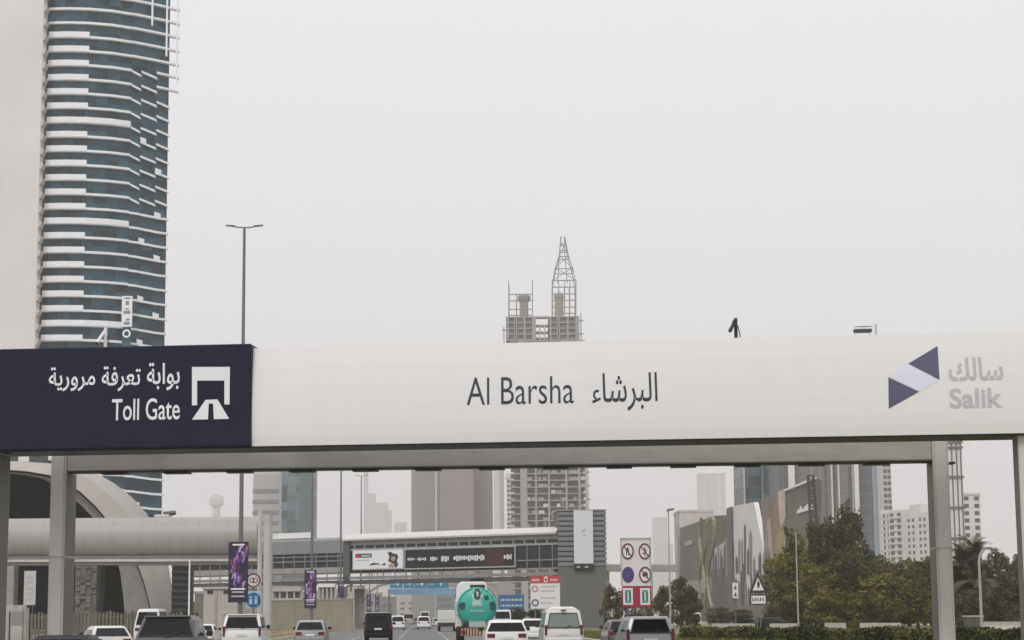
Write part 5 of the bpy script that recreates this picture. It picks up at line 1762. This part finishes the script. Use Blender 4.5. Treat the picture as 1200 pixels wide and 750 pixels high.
# mauve pair
ftower('grey_tower', 'grey left half of the pair of plain blocks above the screen', 482, 515, 500, 1350, M('greygreen_tower', (.235, .235, .205), .7, var=.05, scale=.03), 36, vst=[(.85, .92, PALE, .4)], bands=(5.4, .3, GREYB, .1))
ftower('mauve_tower', 'mauve brown right half of the pair of plain blocks above the screen', 515.6, 555, 500, 1335, MAUVE, 40, vst=[(0.0, .03, GREYB, .4)], bands=(5.4, .3, M('mauve_band', (.19, .15, .15), .6), .1))
ftower('mauve_tower', 'narrow greyer tower closing the mauve block at its right', 555.6, 577, 500, 1360, M('greymauve', (.23, .195, .19), .7, var=.08), 40, vst=[(0, .06, MAUVE, .5)], bands=(5.4, .3, GREYB, .1))
ftower('white_slab_tower', 'plain white slab tower between the mauve block and the construction tower', 579, 591, 505, 1500, PALE, 30, vst=[(.6, .95, M('slab_grey', (.36, .36, .35), .6), .4)])
t, x0, x1, z = ftower('balcony_block', 'white topped block with dark balcony columns left of the construction tower', 594, 612, 560, 1300, PALE, 20, win=([.14, .34, .55, .75, .92], 36, 1.5, 1.9, 2.0, 3.05, WINK), cap=(3.0, PALE))
# far right faint ones
ftower('hazy_tower', 'tall faint hazy tower above the skyline hoarding', 821, 852, 557, 3000, M('far_hazed_pale', (.50, .49, .49), .8), 34, vst=[(.3, .42, FAR, 1), (.7, .82, PALE, 1)], cap=(3, FAR))  # pale colour here carries extra haze as well
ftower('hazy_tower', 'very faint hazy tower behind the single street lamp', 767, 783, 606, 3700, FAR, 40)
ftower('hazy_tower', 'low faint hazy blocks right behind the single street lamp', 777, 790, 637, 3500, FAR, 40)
# blue glass pair
ftower('blue_glass_tower', 'grey blue glass tower, left of the narrow white edged pair', 873, 892, 480, 640, BLUEG, 30, bands=(3.8, .2, M('blue_spandrel', (.09, .12, .15), .4), .06), vst=[(-.03, .05, PALE, .3)])
ftower('blue_glass_tower', 'teal grey glass tower with white edges beside the darker blue one', 893, 912, 480, 645, GLASS_TEAL, 30, bands=(3.8, .2, M('teal_spandrel', (.12, .16, .165), .4), .06), vst=[(0, .14, M('edge_blue', (.3, .38, .42), .4), .3), (.9, 1.08, WHITE_TRIM, .4)])
ftower('grey_slab_tower', 'narrow plain grey slab tower right of the glass pair', 914, 925, 480, 610, M('slab_dark', (.15, .155, .155), .6), 24, vst=[(.42, .5, GREYB, .2)])
ftower('white_frame_tower', 'bright white framed tower standing above the grey hall', 926, 948, 480, 900, M('bright_white', (.66, .65, .65), .6, var=.03), 20, vst=[(.7, .8, GREYB, .3), (.93, 1.0, GREYB, .3)])
# brown grey tower
ftower('brown_tower', 'tall brown grey tower with pale vertical strips above the tallest green tree', 950, 1000, 480, 580, BRG, 30, bands=(3.3, .5, M('brown_band', (.21, .195, .185), .7), .12), vst=[(0.02, .08, GREYB, .5), (.22, .26, GREYB, .4), (.36, .4, M('strip_dark', (.10, .09, .09), .6), .3), (.5, .54, PALE, .5), (.56, .6, M('strip_dark', (.10, .09, .09), .6), .4), (.66, .7, PALE, .5), (.93, .97, M('strip_dark', (.10, .09, .09), .6), .5)])
ftower('white_edge_tower', 'white tower edge strip right of the brown grey tower', 1001, 1008, 480, 640, WHITE_TRIM, 20, vst=[(.05, .2, GREYB, .3)])
ftower('blue_slab_tower', 'plain blue grey slab tower right of the white tower edge', 1008.6, 1023, 480, 650, M('slab_blue', (.12, .135, .16), .4), 24, bands=(4, .2, GREYB, .05))
ftower('white_blue_tower', 'pale blue white tower strip beside the blue grey slab', 1023.6, 1032, 480, 655, M('slab_ice', (.5, .55, .58), .4), 20, vst=[(.5, .7, M('edge_blue', (.3, .38, .42), .4), .3)])
ftower('punched_tower', 'grey white tower with two columns of square dark windows above the white flats', 1033, 1046, 480, 1050, M('punch_grey', (.42, .41, .40), .7), 20, win=([.45, .82], 40, 1.7, 1.9, 4, 3.2, WINK))
# white flats
def flats():
    Fm = Frame(gp(1019, 985), gp(1092, 940))
    t = thing('white_flats', 'white apartment block with rows of dark windows behind the trees left of the portal post', 'apartment block', Fm.o, Fm.rz)
    L = Fm.L
    top = Fm.survey(1060, 597)[1]
    FLW = M('flats_white', (.60, .58, .55), .8, var=.06, scale=.2)
    m = MB(); m.box(0, L * .40, 0, 16, 0, top - 1.0); m.build('wall', FLW, t)
    m = MB(); m.box(L * .40 + .003, L * .62, -1.0, 16, 0, top); m.build('wall', FLW, t)
    m = MB(); m.box(L * .62 + .003, L, .6, 16, 0, top - 2.2); m.build('wall', FLW, t)
    m = MB(); m.box(L * .66, L * .83, 2, 12, top - 2.19, top + 2.0); m.build('roof_block', FLW, t)
    m = MB(); m.box(L * .1, L * .3, 3, 9, top - .99, top + .8); m.build('roof_block', FLW, t)
    fh = 3.05
    w0 = {}
    def win(kind, u, y, z, ww, wh, mat=WINK, dep=.3):
        if kind not in w0:
            m = MB(); m.box(-ww / 2, ww / 2, -.03, .1, 0, wh)
            f = m.build('window', mat, t, loc=(u, y, z))
            w0[kind] = f
        else:
            inst(w0[kind], t, (u, y, z))
    m = MB(); m.box(0, L * .40 + .1, -.22, -.004, 0, .35)
    sl0 = None
    for r in range(0, 18):
        z = top - 3.1 - fh * r
        if z < 0:
            break
        for f in (.06, .14, .22, .30, .37):
            win('a', L * f, 0, z, 1.6, 1.7)
        win('b', L * .455, -1.0, z, 3.0, 1.7)
        win('b', L * .57, -1.0, z, 3.0, 1.7)
        if r > 0:
            for f in (.68, .75):
                win('c', L * f, .6, z, 1.6, 1.6)
            for f in (.86, .93):
                win('c', L * f, .6, z, 1.6, 1.6)
        if sl0 is None:
            sl0 = m.build('sill_band', PALE, t, loc=(0, 0, z - .55))
        else:
            inst(sl0, t, (0, 0, z - .55))
    m = MB(); m.box(-1.25, 1.25, -.8, -.01, 0, .9)
    q = None
    for r in range(16):
        for f in (.515,):
            loc = (L * f, -1.0, top - 4.0 - fh * r)
            if q is None:
                q = MB().box(-4.6, 4.6, -.7, -.01, 0, .8).build('balcony', FLW, t, loc=loc)
            else:
                inst(q, t, loc)
flats()
ftower('narrow_flats', 'narrow white flats with two columns of dark windows behind the palms', 1131, 1152, 580, 880, M('flats_white', (.60, .58, .55), .8), 14, win=([.2, .78], 24, 2.1, 1.7, 2.2, 3.2, WINK), cap=(.9, PALE), rz=.05)
t, x0, x1, z = ftower('framed_tower', 'slender white tower with thin dark frame lines right of the portal post', 1111, 1130, 470, 520, M('framed_white', (.66, .655, .64), .6), 8)
DKL = M('frame_dark', (.12, .115, .115), .6)
for px in (1112, 1117.5, 1123, 1128):
    a = at(px, 590, 520).x - t.location.x
    m = MB(); m.box(a - .16, a + .16, -.25, -.004, 0, z); m.build('frame_line', DKL, t)
for py in (518, 524.5, 559, 595, 631, 667):
    zz = at(1120, py, 520).z
    m = MB(); m.box(x0 - .3, x1 + .3, -.4, -.254, zz - .3, zz + .3); m.build('frame_line', DKL, t)
# lattice mast in front of the grey hall
def lattice(name, label, cat, p, h, w0_, w1, mat, r=.06, lean=(0, 0), n=10):
    t = thing(name, label, cat, p)
    def cor(k, f):
        wv = (w0_ + (w1 - w0_) * f) / 2
        sx_, sy_ = ((-1, -1), (1, -1), (1, 1), (-1, 1))[k % 4]
        return V((sx_ * wv + lean[0] * f, sy_ * wv + lean[1] * f, h * f))
    for k in range(4):
        m = MB(); m.tube(cor(k, 0), cor(k, 1), r * 1.4, r * 1.4, 6); m.build('leg', mat, t)
    for i in range(n):
        m = MB()
        for k in range(4):
            m.tube(cor(k, i / n), cor(k + 1, (i + 1) / n), r, r, 5)
            m.tube(cor(k, (i + 1) / n), cor(k + 1, (i + 1) / n), r, r, 5)
        m.build('brace', mat, t)
    return t
p = gp(962, 318)
lattice('lattice_mast', 'dark leaning lattice mast in front of the grey hall', 'mast', p, hz(957, 557, 318), 1.5, .9, DARK_STEEL, .09, (-.9, 0), 14)
# hazy dome left, above the tube
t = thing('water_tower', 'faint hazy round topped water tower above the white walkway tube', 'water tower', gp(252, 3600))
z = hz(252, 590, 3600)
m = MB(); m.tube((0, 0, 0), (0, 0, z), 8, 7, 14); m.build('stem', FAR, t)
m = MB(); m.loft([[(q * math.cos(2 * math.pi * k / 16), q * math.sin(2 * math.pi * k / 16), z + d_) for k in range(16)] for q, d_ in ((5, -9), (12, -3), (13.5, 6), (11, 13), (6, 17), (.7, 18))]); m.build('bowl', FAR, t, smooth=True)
# low far blocks closing the view under the footbridge
rg = random.Random(3)
LOWC = [M('low_tan', (.30, .28, .24), .8), M('low_grey', (.22, .22, .22), .8), M('low_cream', (.40, .38, .34), .8), M('low_teal', (.12, .17, .17), .6)]
names = ['tan', 'grey', 'cream', 'greenish']
pos = ['beyond the black van', 'above the small white cars', 'in the gap over the road', 'left of the teal tanker', 'between tanker and direction sign', 'behind the direction sign', 'behind the notice board', 'left of the boundary wall shelter', 'behind the small banners', 'above the equipment building', 'behind the far lamp posts', 'beyond the louvred wall']
for i, (a, c, yt, Y) in enumerate(((424, 444, 696, 900), (444, 462, 700, 1050), (462, 511, 694, 1500), (511, 532, 690, 1200), (570, 583, 684, 1000), (583, 612, 676, 1250), (612, 640, 672, 1300), (322, 345, 690, 640), (345, 372, 694, 700), (228, 262, 696, 600), (374, 426, 692, 760), (262, 322, 688, 820))):
    ftower('distant_block', 'distant low %s building %s' % (names[i % 4], pos[i]), a, c, yt, Y, LOWC[i % 4], 20, win=([.2, .4, .6, .8], 3, max(.8, (c - a) * mpp(Y) * .1), 1.6, 3, 4, WINK), cap=(.8, CONC_L))

# ------------------------------------------------------------------ twin tower under construction
CY = 910.0
cg = gp(644, CY)
CT = thing('construction_tower', 'raw concrete twin tower under construction with steel crown lattices rising above the toll sign', 'tower', cg)
def cx(px, py):
    return at(px, py, CY).x - cg.x
fhC = 3.05
zTop = hz(640, 400, CY)
nF = int(zTop / fhC)
xL, xR = cx(598, 500), cx(687, 500)
m = MB(); m.box(xL, xR, 0, 30, 0, .45)
s0 = None
for k in range(nF + 1):
    z = zTop - fhC * k
    if z < 3:
        break
    if s0 is None:
        s0 = m.build('slab', RAWC, CT, loc=(0, 0, z))
    else:
        inst(s0, CT, (0, 0, z))
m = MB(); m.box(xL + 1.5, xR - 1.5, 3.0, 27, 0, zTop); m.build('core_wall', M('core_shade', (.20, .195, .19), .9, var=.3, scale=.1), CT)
for f, wd in ((.17, 3.2), (.33, .8), (.50, .8), (.73, .9), (.90, .9), (.985, .7)):
    x = xL + (xR - xL) * f
    m = MB(); m.box(x - wd / 2, x + wd / 2, -.15, 1.2, 0, zTop); m.build('column', M('column_pale', (.32, .31, .295), .85, var=.1), CT)
m = MB(); m.box(0, 4.4, .35, .7, .47, fhC - .02)
pn = None
mats = [RAWC, PALE, RAWD, M('infill_plum', (.12, .10, .11), .8)]
meshes = []
for k in range(1, nF):
    z = zTop - fhC * k
    if z < 3:
        break
    for f in (.20, .27, .36, .42, .53, .60, .66, .76, .82, .92):
        r = R.random()
        if r < .42:
            continue
        x = xL + (xR - xL) * f
        wmul = R.uniform(.3, .7)
        i = 0 if r < .8 else (2 if r < .9 else 1)
        if len(meshes) < 3:
            while len(meshes) < 3:
                mm_ = [RAWC, PALE, RAWD][len(meshes)]
                meshes.append(MB().box(0, 4.0, .35, .7, .47, (fhC * .55, fhC * .6, fhC - .02)[len(meshes)]).build('infill_panel', mm_, CT, loc=(x, 0, z)))
        src = meshes[{0: 0, 1: 1, 2: 2}[i]]
        o = inst(src, CT, (x, 0, z), scale=(wmul, 1, 1))
# crown blocks
CB = M('crown_net', (.17, .165, .16), .85, var=.25, scale=.2)
for pa_, pb_ in ((593, 628), (643, 679)):
    a, c = cx(pa_, 386), cx(pb_, 386)
    zc0, zc1 = zTop + .46, hz(640, 372, CY)
    m = MB(); m.box(a + .8, c - .8, .8, 26, zc0, zc1 - .1); m.build('crown_core', CB, CT)
    m = MB(); m.box(a, c, 0, 27, 0, .5)
    q = None
    for k in range(5):
        loc = (0, 0, zc0 + (zc1 - zc0) * k / 4 - .05 + .05)
        if q is None:
            q = m.build('crown_slab', RAWC, CT, loc=loc)
        else:
            inst(q, CT, loc)
    for f in (.06, .3, .34, .62, .9, .97):
        x = a + (c - a) * f
        m = MB(); m.box(x - .45, x + .45, -.1, .7, zc0, zc1); m.build('crown_column', M('column_pale', (.36, .345, .32), .85), CT)
a, c = cx(628, 390), cx(643, 390)
for py in (370, 380, 388, 395):
    z = hz(636, py, CY)
    m = MB(); m.box(a + .01, c - .01, 3, 8, z - .35, z + .35); m.build('link_beam', CONC_L, CT)
for f in (.3, .7):
    m = MB(); m.box(a + (c - a) * f - .3, a + (c - a) * f + .3, 2.2, 2.9, zTop + .5, hz(636, 380, CY)); m.build('link_post', CONC_L, CT)
# two shafts
z3 = hz(640, 372, CY) + .5
def shaft(p0, p1, ytop, mat, head):
    a, c = cx(p0, 360), cx(p1, 360)
    r = (c - a) / 2
    x = (a + c) / 2
    z = hz(p0, ytop, CY)
    m = MB(); m.tube((x, 12, z3), (x, 12, z), r, r, 18); m.build('shaft', mat, CT, smooth=True)
    m = MB()
    if head:
        m.loft([[(x + q * r * math.cos(2 * math.pi * k / 18), 12 + q * r * math.sin(2 * math.pi * k / 18), z + d_) for k in range(18)] for q, d_ in ((1.0, -1.5), (1.45, -.3), (1.5, 1.2), (1.2, 1.9), (.8, 2.0))])
    else:
        m.loft([[(x + q * r * math.cos(2 * math.pi * k / 18), 12 + q * r * math.sin(2 * math.pi * k / 18), z + d_) for k in range(18)] for q, d_ in ((1.15, -.6), (1.15, .4), (.8, 1.6), (.3, 2.2), (.05, 2.3))])
    m.build('shaft_head', mat, CT, smooth=True)
shaft(609, 619.5, 346, M('shaft_grey', (.25, .245, .24), .8), True)
shaft(650.5, 661, 343, M('shaft_tan', (.33, .30, .25), .8), False)
STEEL = M('crown_steel', (.27, .265, .26), .6)
def bar(name, pts, r=.2):
    m = MB(); m.path([(cx(a, b_), yy, at(640, b_, CY).z) for a, b_, yy in pts], r, 6)
    return m.build(name, STEEL, CT)
for yy in (3, 22):
    d = .6 if yy > 3 else 0
    for a, tp in ((596, 326), (624, 326), (605, 342), (617, 342)):
        bar('steel_post', [(a + d, 372, yy), (a + d, tp, yy)])
    for py in (343.5, 361):
        bar('steel_beam', [(596 + d, py, yy), (624 + d, py, yy)], .26)
    for a in (647.5, 675):
        bar('steel_post', [(a + d, 372, yy), (a + d, 327, yy)], .3)
    for py in (327.5, 343.5, 359):
        bar('steel_beam', [(647.5 + d, py, yy), (675 + d, py, yy)], .26)
    for a, c in ((655, 327), (662, 327), (668, 327)):
        bar('steel_post', [(a + d, 372, yy), (a + d, 327, yy)], .18)
for a, yy in ((648, 3), (674.5, 3), (648.6, 22), (675, 22)):
    w_ = a - 661
    yt_ = lambda f: yy + (12.5 - yy) * f
    bar('steel_rib', [(a, 327, yy), (661 + w_ * .78, 312, yt_(.25)), (661 + w_ * .42, 296, yt_(.55)), (660.5 + w_ * .16, 272, yt_(.85))], .2)
for py, hw, f in ((312.5, 10.4, .25), (297, 5.8, .55), (289, 4.2, .7), (281, 3.2, .78)):
    y0_, y1_ = 3 + 9.5 * f, 22 - 9.5 * f
    bar('steel_ring', [(661 - hw, py, y0_), (661 + hw, py, y0_), (661 + hw, py, y1_), (661 - hw, py, y1_), (661 - hw, py, y0_)], .22)
for pa_, pb_, yy in (((651, 312), (667, 297), 5), ((671, 312), (655, 297), 5), ((648, 327), (671, 312), 4), ((675, 327), (651, 312), 4), ((656, 297), (663, 281), 8), ((667, 297), (658, 281), 8)):
    bar('steel_brace', [(*pa_, yy), (*pb_, yy)], .16)
bar('steel_mast', [(654, 327, 12), (656.5, 290, 12), (657.5, 272, 12)], .2)
bar('steel_mast', [(665.5, 327, 12), (662.5, 290, 12), (662, 272, 12)], .2)
# scaffold edge and hoist on the sides
for px0, y0p, y1p in ((590.5, 382, 402), (681.5, 366, 470), (690, 540, 715)):
    x = cx(px0, (y0p + y1p) / 2)
    za, zb_ = at(640, y1p, CY).z, at(640, y0p, CY).z
    m = MB()
    m.box(x - .22, x + .22, 2, 2.5, max(0, za), zb_)
    m.build('hoist_mast', STEEL, CT)
    for k in range(int((zb_ - max(0, za)) / 6.2) + 1):
        zz = max(0, za) + 6.2 * k
        m = MB(); m.box(x - (1.2 if px0 > 600 else .9), x + 1.2, 1.9, 2.6, zz, zz + .5); m.build('hoist_tie', STEEL, CT)

# ------------------------------------------------------------------ vegetation
LEAF = [leaf_mat('leaf_dark', (.014, .015, .003), (.14, .125, .028), 5), leaf_mat('leaf_olive', (.02, .021, .004), (.22, .20, .045), 5),
        leaf_mat('leaf_yellowgreen', (.018, .02, .003), (.27, .24, .048), 5), leaf_mat('leaf_brown', (.017, .014, .005), (.18, .145, .055), 5)]
BARK = M('bark', (.11, .085, .06), .9, var=.3, scale=3)
crown_cache = {}
def crown_mesh(seed, kind):
    key = (seed, kind)
    if key in crown_cache:
        return crown_cache[key]
    rg = random.Random(seed * 31 + 5)
    mb = MB()
    # unit tree: height 1, crown from .18 to 1; built from uneven clumps
    blobs = []
    for _ in range(26):
        z = rg.uniform(.10, .86)
        rr_ = .40 * (1 - abs(z - .40) * 1.15)
        a = rg.uniform(0, 6.28)
        d = rg.uniform(.25, 1) * rr_
        blobs.append(((d * math.cos(a), d * math.sin(a), z), rg.uniform(.07, .15)))
    blobs.append(((rg.uniform(-.1, .1), 0, .91), .07))
    for c, r in blobs:
        leaf_quads(mb, c, (r * 1.2, r * 1.2, r * .8), int(300 * (r / .12) ** 2), .019, rg)
        for _ in range(3):                          # stray sprays that break the outline
            a = V((rg.gauss(0, 1), rg.gauss(0, 1), rg.gauss(.3, 1))).normalized() * r * rg.uniform(.9, 1.5)
            leaf_quads(mb, (c[0] + a.x, c[1] + a.y, c[2] + a.z * .8), (r * .35, r * .35, r * .45), 22, .017, rg)
    me = bpy.data.meshes.new('crown')
    me.from_pydata(mb.v, [], mb.f)
    me.materials.append(LEAF[kind])
    # limbs
    tb = MB()
    tb.path([(0, 0, 0), (.006, 0, .15), (.012, .004, .32), (.0, .01, .55), (.01, 0, .8)], [.030, .024, .019, .011, .003], 8)
    for c, r in blobs[:9]:
        z0 = max(.16, c[2] - .26)
        tb.path([(.008, .003, z0), (c[0] * .5, c[1] * .5, z0 + (c[2] - z0) * .55), (c[0], c[1], c[2])], [.011, .007, .002], 5)
    tm = bpy.data.meshes.new('trunk')
    tm.from_pydata(tb.v, [], tb.f)
    tm.materials.append(BARK)
    crown_cache[key] = (me, tm)
    return me, tm
def tree(px, Y, ytop, wpx, label, kind, seed, cat='tree', name='tree', group='trees right of the road', zs_=0.0):
    g = gp(px, Y)
    h = at(px, ytop, Y).z
    wd = wpx * mpp(Y)
    t = thing(name, label, cat, g, R.uniform(0, 6.28), group)
    me, tm = crown_mesh(seed, kind)
    for nm, d in (('crown', me), ('trunk', tm)):
        o = bpy.data.objects.new(nm, d)
        COL.objects.link(o)
        o.parent = t
        o.scale = (wd / .80, wd / .80, h)
    return t
tree(930, 232, 614, 66, 'yellow green broad tree behind the thin pale lamp pole', 2, 1)
tree(913, 245, 648, 44, 'low olive tree against the rust painted panel', 1, 2)
tree(957, 262, 628, 60, 'dark tree left of the tallest tree, under the lattice mast', 0, 3)
tree(994, 258, 584, 66, 'tallest dark brownish tree with a ragged top, below the brown grey tower', 0, 4)
tree(975, 248, 606, 70, 'dense dark tree shouldering the tallest one on its left', 0, 5)
tree(1013, 250, 634, 56, 'olive tree just right of the tallest tree', 1, 6)
tree(1037, 244, 648, 64, 'rounded green tree below the left half of the white flats', 1, 1)
tree(1066, 240, 652, 66, 'rounded green tree below the right half of the white flats', 1, 2)
tree(1092, 236, 648, 56, 'olive tree just behind the right portal post', 1, 3)
tree(957, 212, 662, 74, 'low bright green tree in front of the dark pair', 2, 4)
tree(1036, 205, 672, 84, 'low yellow green bushy tree in front of the rounded pair', 2, 5)
tree(996, 220, 656, 72, 'dark green bushy tree in front of the tallest tree', 0, 6)
tree(1076, 200, 678, 66, 'low olive bush at the foot of the right portal post', 1, 1, 'bush', 'bush')
tree(925, 205, 680, 56, 'low olive bush under the yellow green broad tree', 1, 3, 'bush', 'bush')
tree(980, 200, 688, 70, 'low yellow green bush below the dark bushy tree', 2, 2, 'bush', 'bush')
tree(1015, 196, 690, 60, 'small yellow green bush between the two low bright trees', 2, 3, 'bush', 'bush')
tree(942, 270, 640, 80, 'olive tree filling the gap behind the thin lamp pole', 1, 4)
tree(1024, 268, 655, 80, 'dull green tree behind the gap right of the tallest tree', 1, 5)
tree(1052, 262, 660, 80, 'dull green tree behind the rounded pair, in their gap', 1, 6)
tree(1084, 258, 658, 70, 'dull green tree behind the right portal post, set back', 1, 2)
tree(1140, 250, 662, 60, 'dull tree behind the date palms', 3, 2)
tree(1140, 192, 690, 60, 'low brown green bush in front of the date palms', 3, 4, 'bush', 'bush')
tree(1172, 235, 641, 60, 'brown olive tree right of the curved lamp pole', 3, 2)
tree(1199, 228, 645, 60, 'brown olive tree at the right edge of the view', 3, 3)
tree(1150, 242, 654, 50, 'dull tree behind the curved lamp pole', 3, 4)
tree(1127, 236, 658, 46, 'dull olive tree right beside the portal post, behind the palms', 0, 5)
tree(1185, 205, 676, 76, 'low brown tree in front of the edge trees', 3, 6)
tree(1160, 200, 688, 50, 'low brown bush at the foot of the curved lamp pole', 3, 1, 'bush', 'bush')
tree(798, 262, 674, 46, 'dark round tree below the olive green hall', 0, 2)
tree(776, 255, 684, 30, 'dark small tree right behind the single lamp pole', 0, 3)
tree(815, 268, 694, 26, 'small dark bush under the wavy ribs', 0, 4, 'bush', 'bush')
tree(716, 226, 684, 26, 'brown green bush between the lift tower and the prohibition board', 3, 5, 'bush', 'bush')
tree(734, 232, 690, 30, 'brown bush behind the prohibition board posts', 3, 6, 'bush', 'bush')
tree(756, 238, 688, 28, 'olive bush just right of the prohibition board', 1, 1, 'bush', 'bush')
tree(606, 300, 711, 30, 'low dark bush below the blue direction sign', 0, 2, 'bush', 'bush')
tree(628, 290, 713, 26, 'low dark bush below the white notice board', 0, 3, 'bush', 'bush')
tree(990, 285, 711, 50, 'low grey green shrub behind the white barriers, left one', 3, 4, 'shrub', 'shrub')
tree(1028, 270, 710, 54, 'low grey green shrub behind the white barriers, right one', 3, 5, 'shrub', 'shrub')
tree(948, 290, 714, 44, 'low dull shrub beside the thin lamp pole foot', 1, 6, 'shrub', 'shrub')
tree(912, 295, 711, 46, 'low dull shrub right of the warning triangle posts', 3, 1, 'shrub', 'shrub')
tree(868, 310, 713, 50, 'low dull shrub left of the warning triangle posts', 3, 3, 'shrub', 'shrub')
tree(843, 315, 711, 40, 'low dark shrub in front of the skyline hoarding', 0, 2, 'shrub', 'shrub')
# palms
FROND = leaf_mat('palm_frond', (.03, .028, .012), (.10, .088, .04), 1.2)
fr = MB()
for i in range(12):
    f0, f1 = i / 12, (i + 1) / 12
    def sp_(f):
        return V((2.6 * f, 0, 1.1 * math.sin(f * 2.1) - .55 * f * f * 1.6))
    a, c = sp_(f0), sp_(f1)
    fr.add([a + V((0, -.03, 0)), a + V((0, .03, 0)), c + V((0, .03, 0)), c + V((0, -.03, 0))], [(0, 1, 2, 3)])
    ln = .75 * math.sin(min(1, f0 + .18) * 2.6) + .12
    for s in (-1, 1):
        fr.add([a, a.lerp(c, .55), a + V((.28, s * ln, -.22)), ], [(0, 1, 2)])
        fr.add([a.lerp(c, .5), c, a.lerp(c, .5) + V((.28, s * ln, -.16))], [(0, 1, 2)])
fme = None
def palm(px, Y, ytop, label, seed):
    global fme
    rg = random.Random(seed)
    g = gp(px, Y)
    h = at(px, ytop, Y).z - 1.2
    t = thing('palm_tree', label, 'palm tree', g, rg.uniform(0, 6), 'date palms beside the portal post')
    m = MB()
    pts = [(.15 * math.sin(k), .1 * math.cos(k * 1.3), h * k / 8) for k in range(9)]
    m.path(pts, [.28] + [.22 - .008 * k for k in range(8)], 9); m.build('trunk', BARK, t, smooth=True)
    for k in range(9):
        if k in (2, 4, 6):
            mm = MB(); mm.tube((pts[k][0], pts[k][1], pts[k][2] - .08), (pts[k][0], pts[k][1], pts[k][2] + .08), .25, .27, 9); mm.build('trunk_ring', BARK, t)
    tipx, tipy, tipz = pts[-1]
    for k in range(26):
        if fme is None:
            fme = fr.build('frond', FROND, t)
            o = fme
        else:
            o = inst(fme, t)
        o.location = (tipx, tipy, tipz - .1)
        el = rg.choice((-.75, -.35, -.05, .3, .65, 1.0))
        o.rotation_euler = (rg.uniform(-.3, .3), -el, k * 2.4)
        s = rg.uniform(.85, 1.2)
        o.scale = (s, s, s)
palm(1133, 215, 650, 'date palm nearest the right portal post', 1)
palm(1143, 222, 642, 'taller date palm in the middle of the group by the curved lamp', 2)
palm(1126, 205, 668, 'short date palm low beside the portal post', 3)
palm(1147, 200, 672, 'short date palm left of the curved lamp pole foot', 4)
# hedge along the near right verge
HF = Frame(gp(797, 122), gp(1240, 90))
t = thing('hedge', 'low dark green clipped hedge along the near right verge', 'hedge', HF.o, HF.rz)
hh_ = HF.survey(1000, 737.5)[1]
mb = MB()
rg = random.Random(9)
for _ in range(16000):
    u = rg.uniform(0, HF.L)
    y = rg.uniform(0, 1.6)
    top = hh_ + .1 * math.sin(u * 1.3) * math.sin(u * .37) + rg.gauss(0, .035)
    f = rg.random()
    if f < .5:
        p = V((u, rg.uniform(-.08, .12), rg.uniform(0, top)))
    else:
        p = V((u, y, top - abs(rg.gauss(0, .05))))
    s = rg.uniform(.05, .11)
    a = V((rg.gauss(0, 1), rg.gauss(0, 1), rg.gauss(0, 1))).normalized() * s
    b_ = a.orthogonal().normalized() * s * .6
    mb.add([p - a, p + b_, p + a, p - b_], [(0, 1, 2, 3)])
mb.build('foliage', leaf_mat('hedge_leaf', (.025, .03, .006), (.125, .13, .03), .5), t)
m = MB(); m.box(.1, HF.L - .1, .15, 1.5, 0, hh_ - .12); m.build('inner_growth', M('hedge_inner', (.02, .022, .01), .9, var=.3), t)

# ------------------------------------------------------------------ haze (closed box round the whole place)
m = MB(); m.box(-3600, 3600, -260, 4000, -1, 262)
hzm = bpy.data.materials.new('haze_air')
hzm.use_nodes = True
n = hzm.node_tree
n.nodes.remove(n.nodes['Principled BSDF'])
pv = n.nodes.new('ShaderNodeVolumePrincipled')
pv.inputs['Color'].default_value = (.83, .82, .82, 1)
pv.inputs['Density'].default_value = HAZE
pv.inputs['Anisotropy'].default_value = 0.0
n.links.new(pv.outputs[0], n.nodes['Material Output'].inputs['Volume'])
m.build('haze', hzm, kind='stuff')
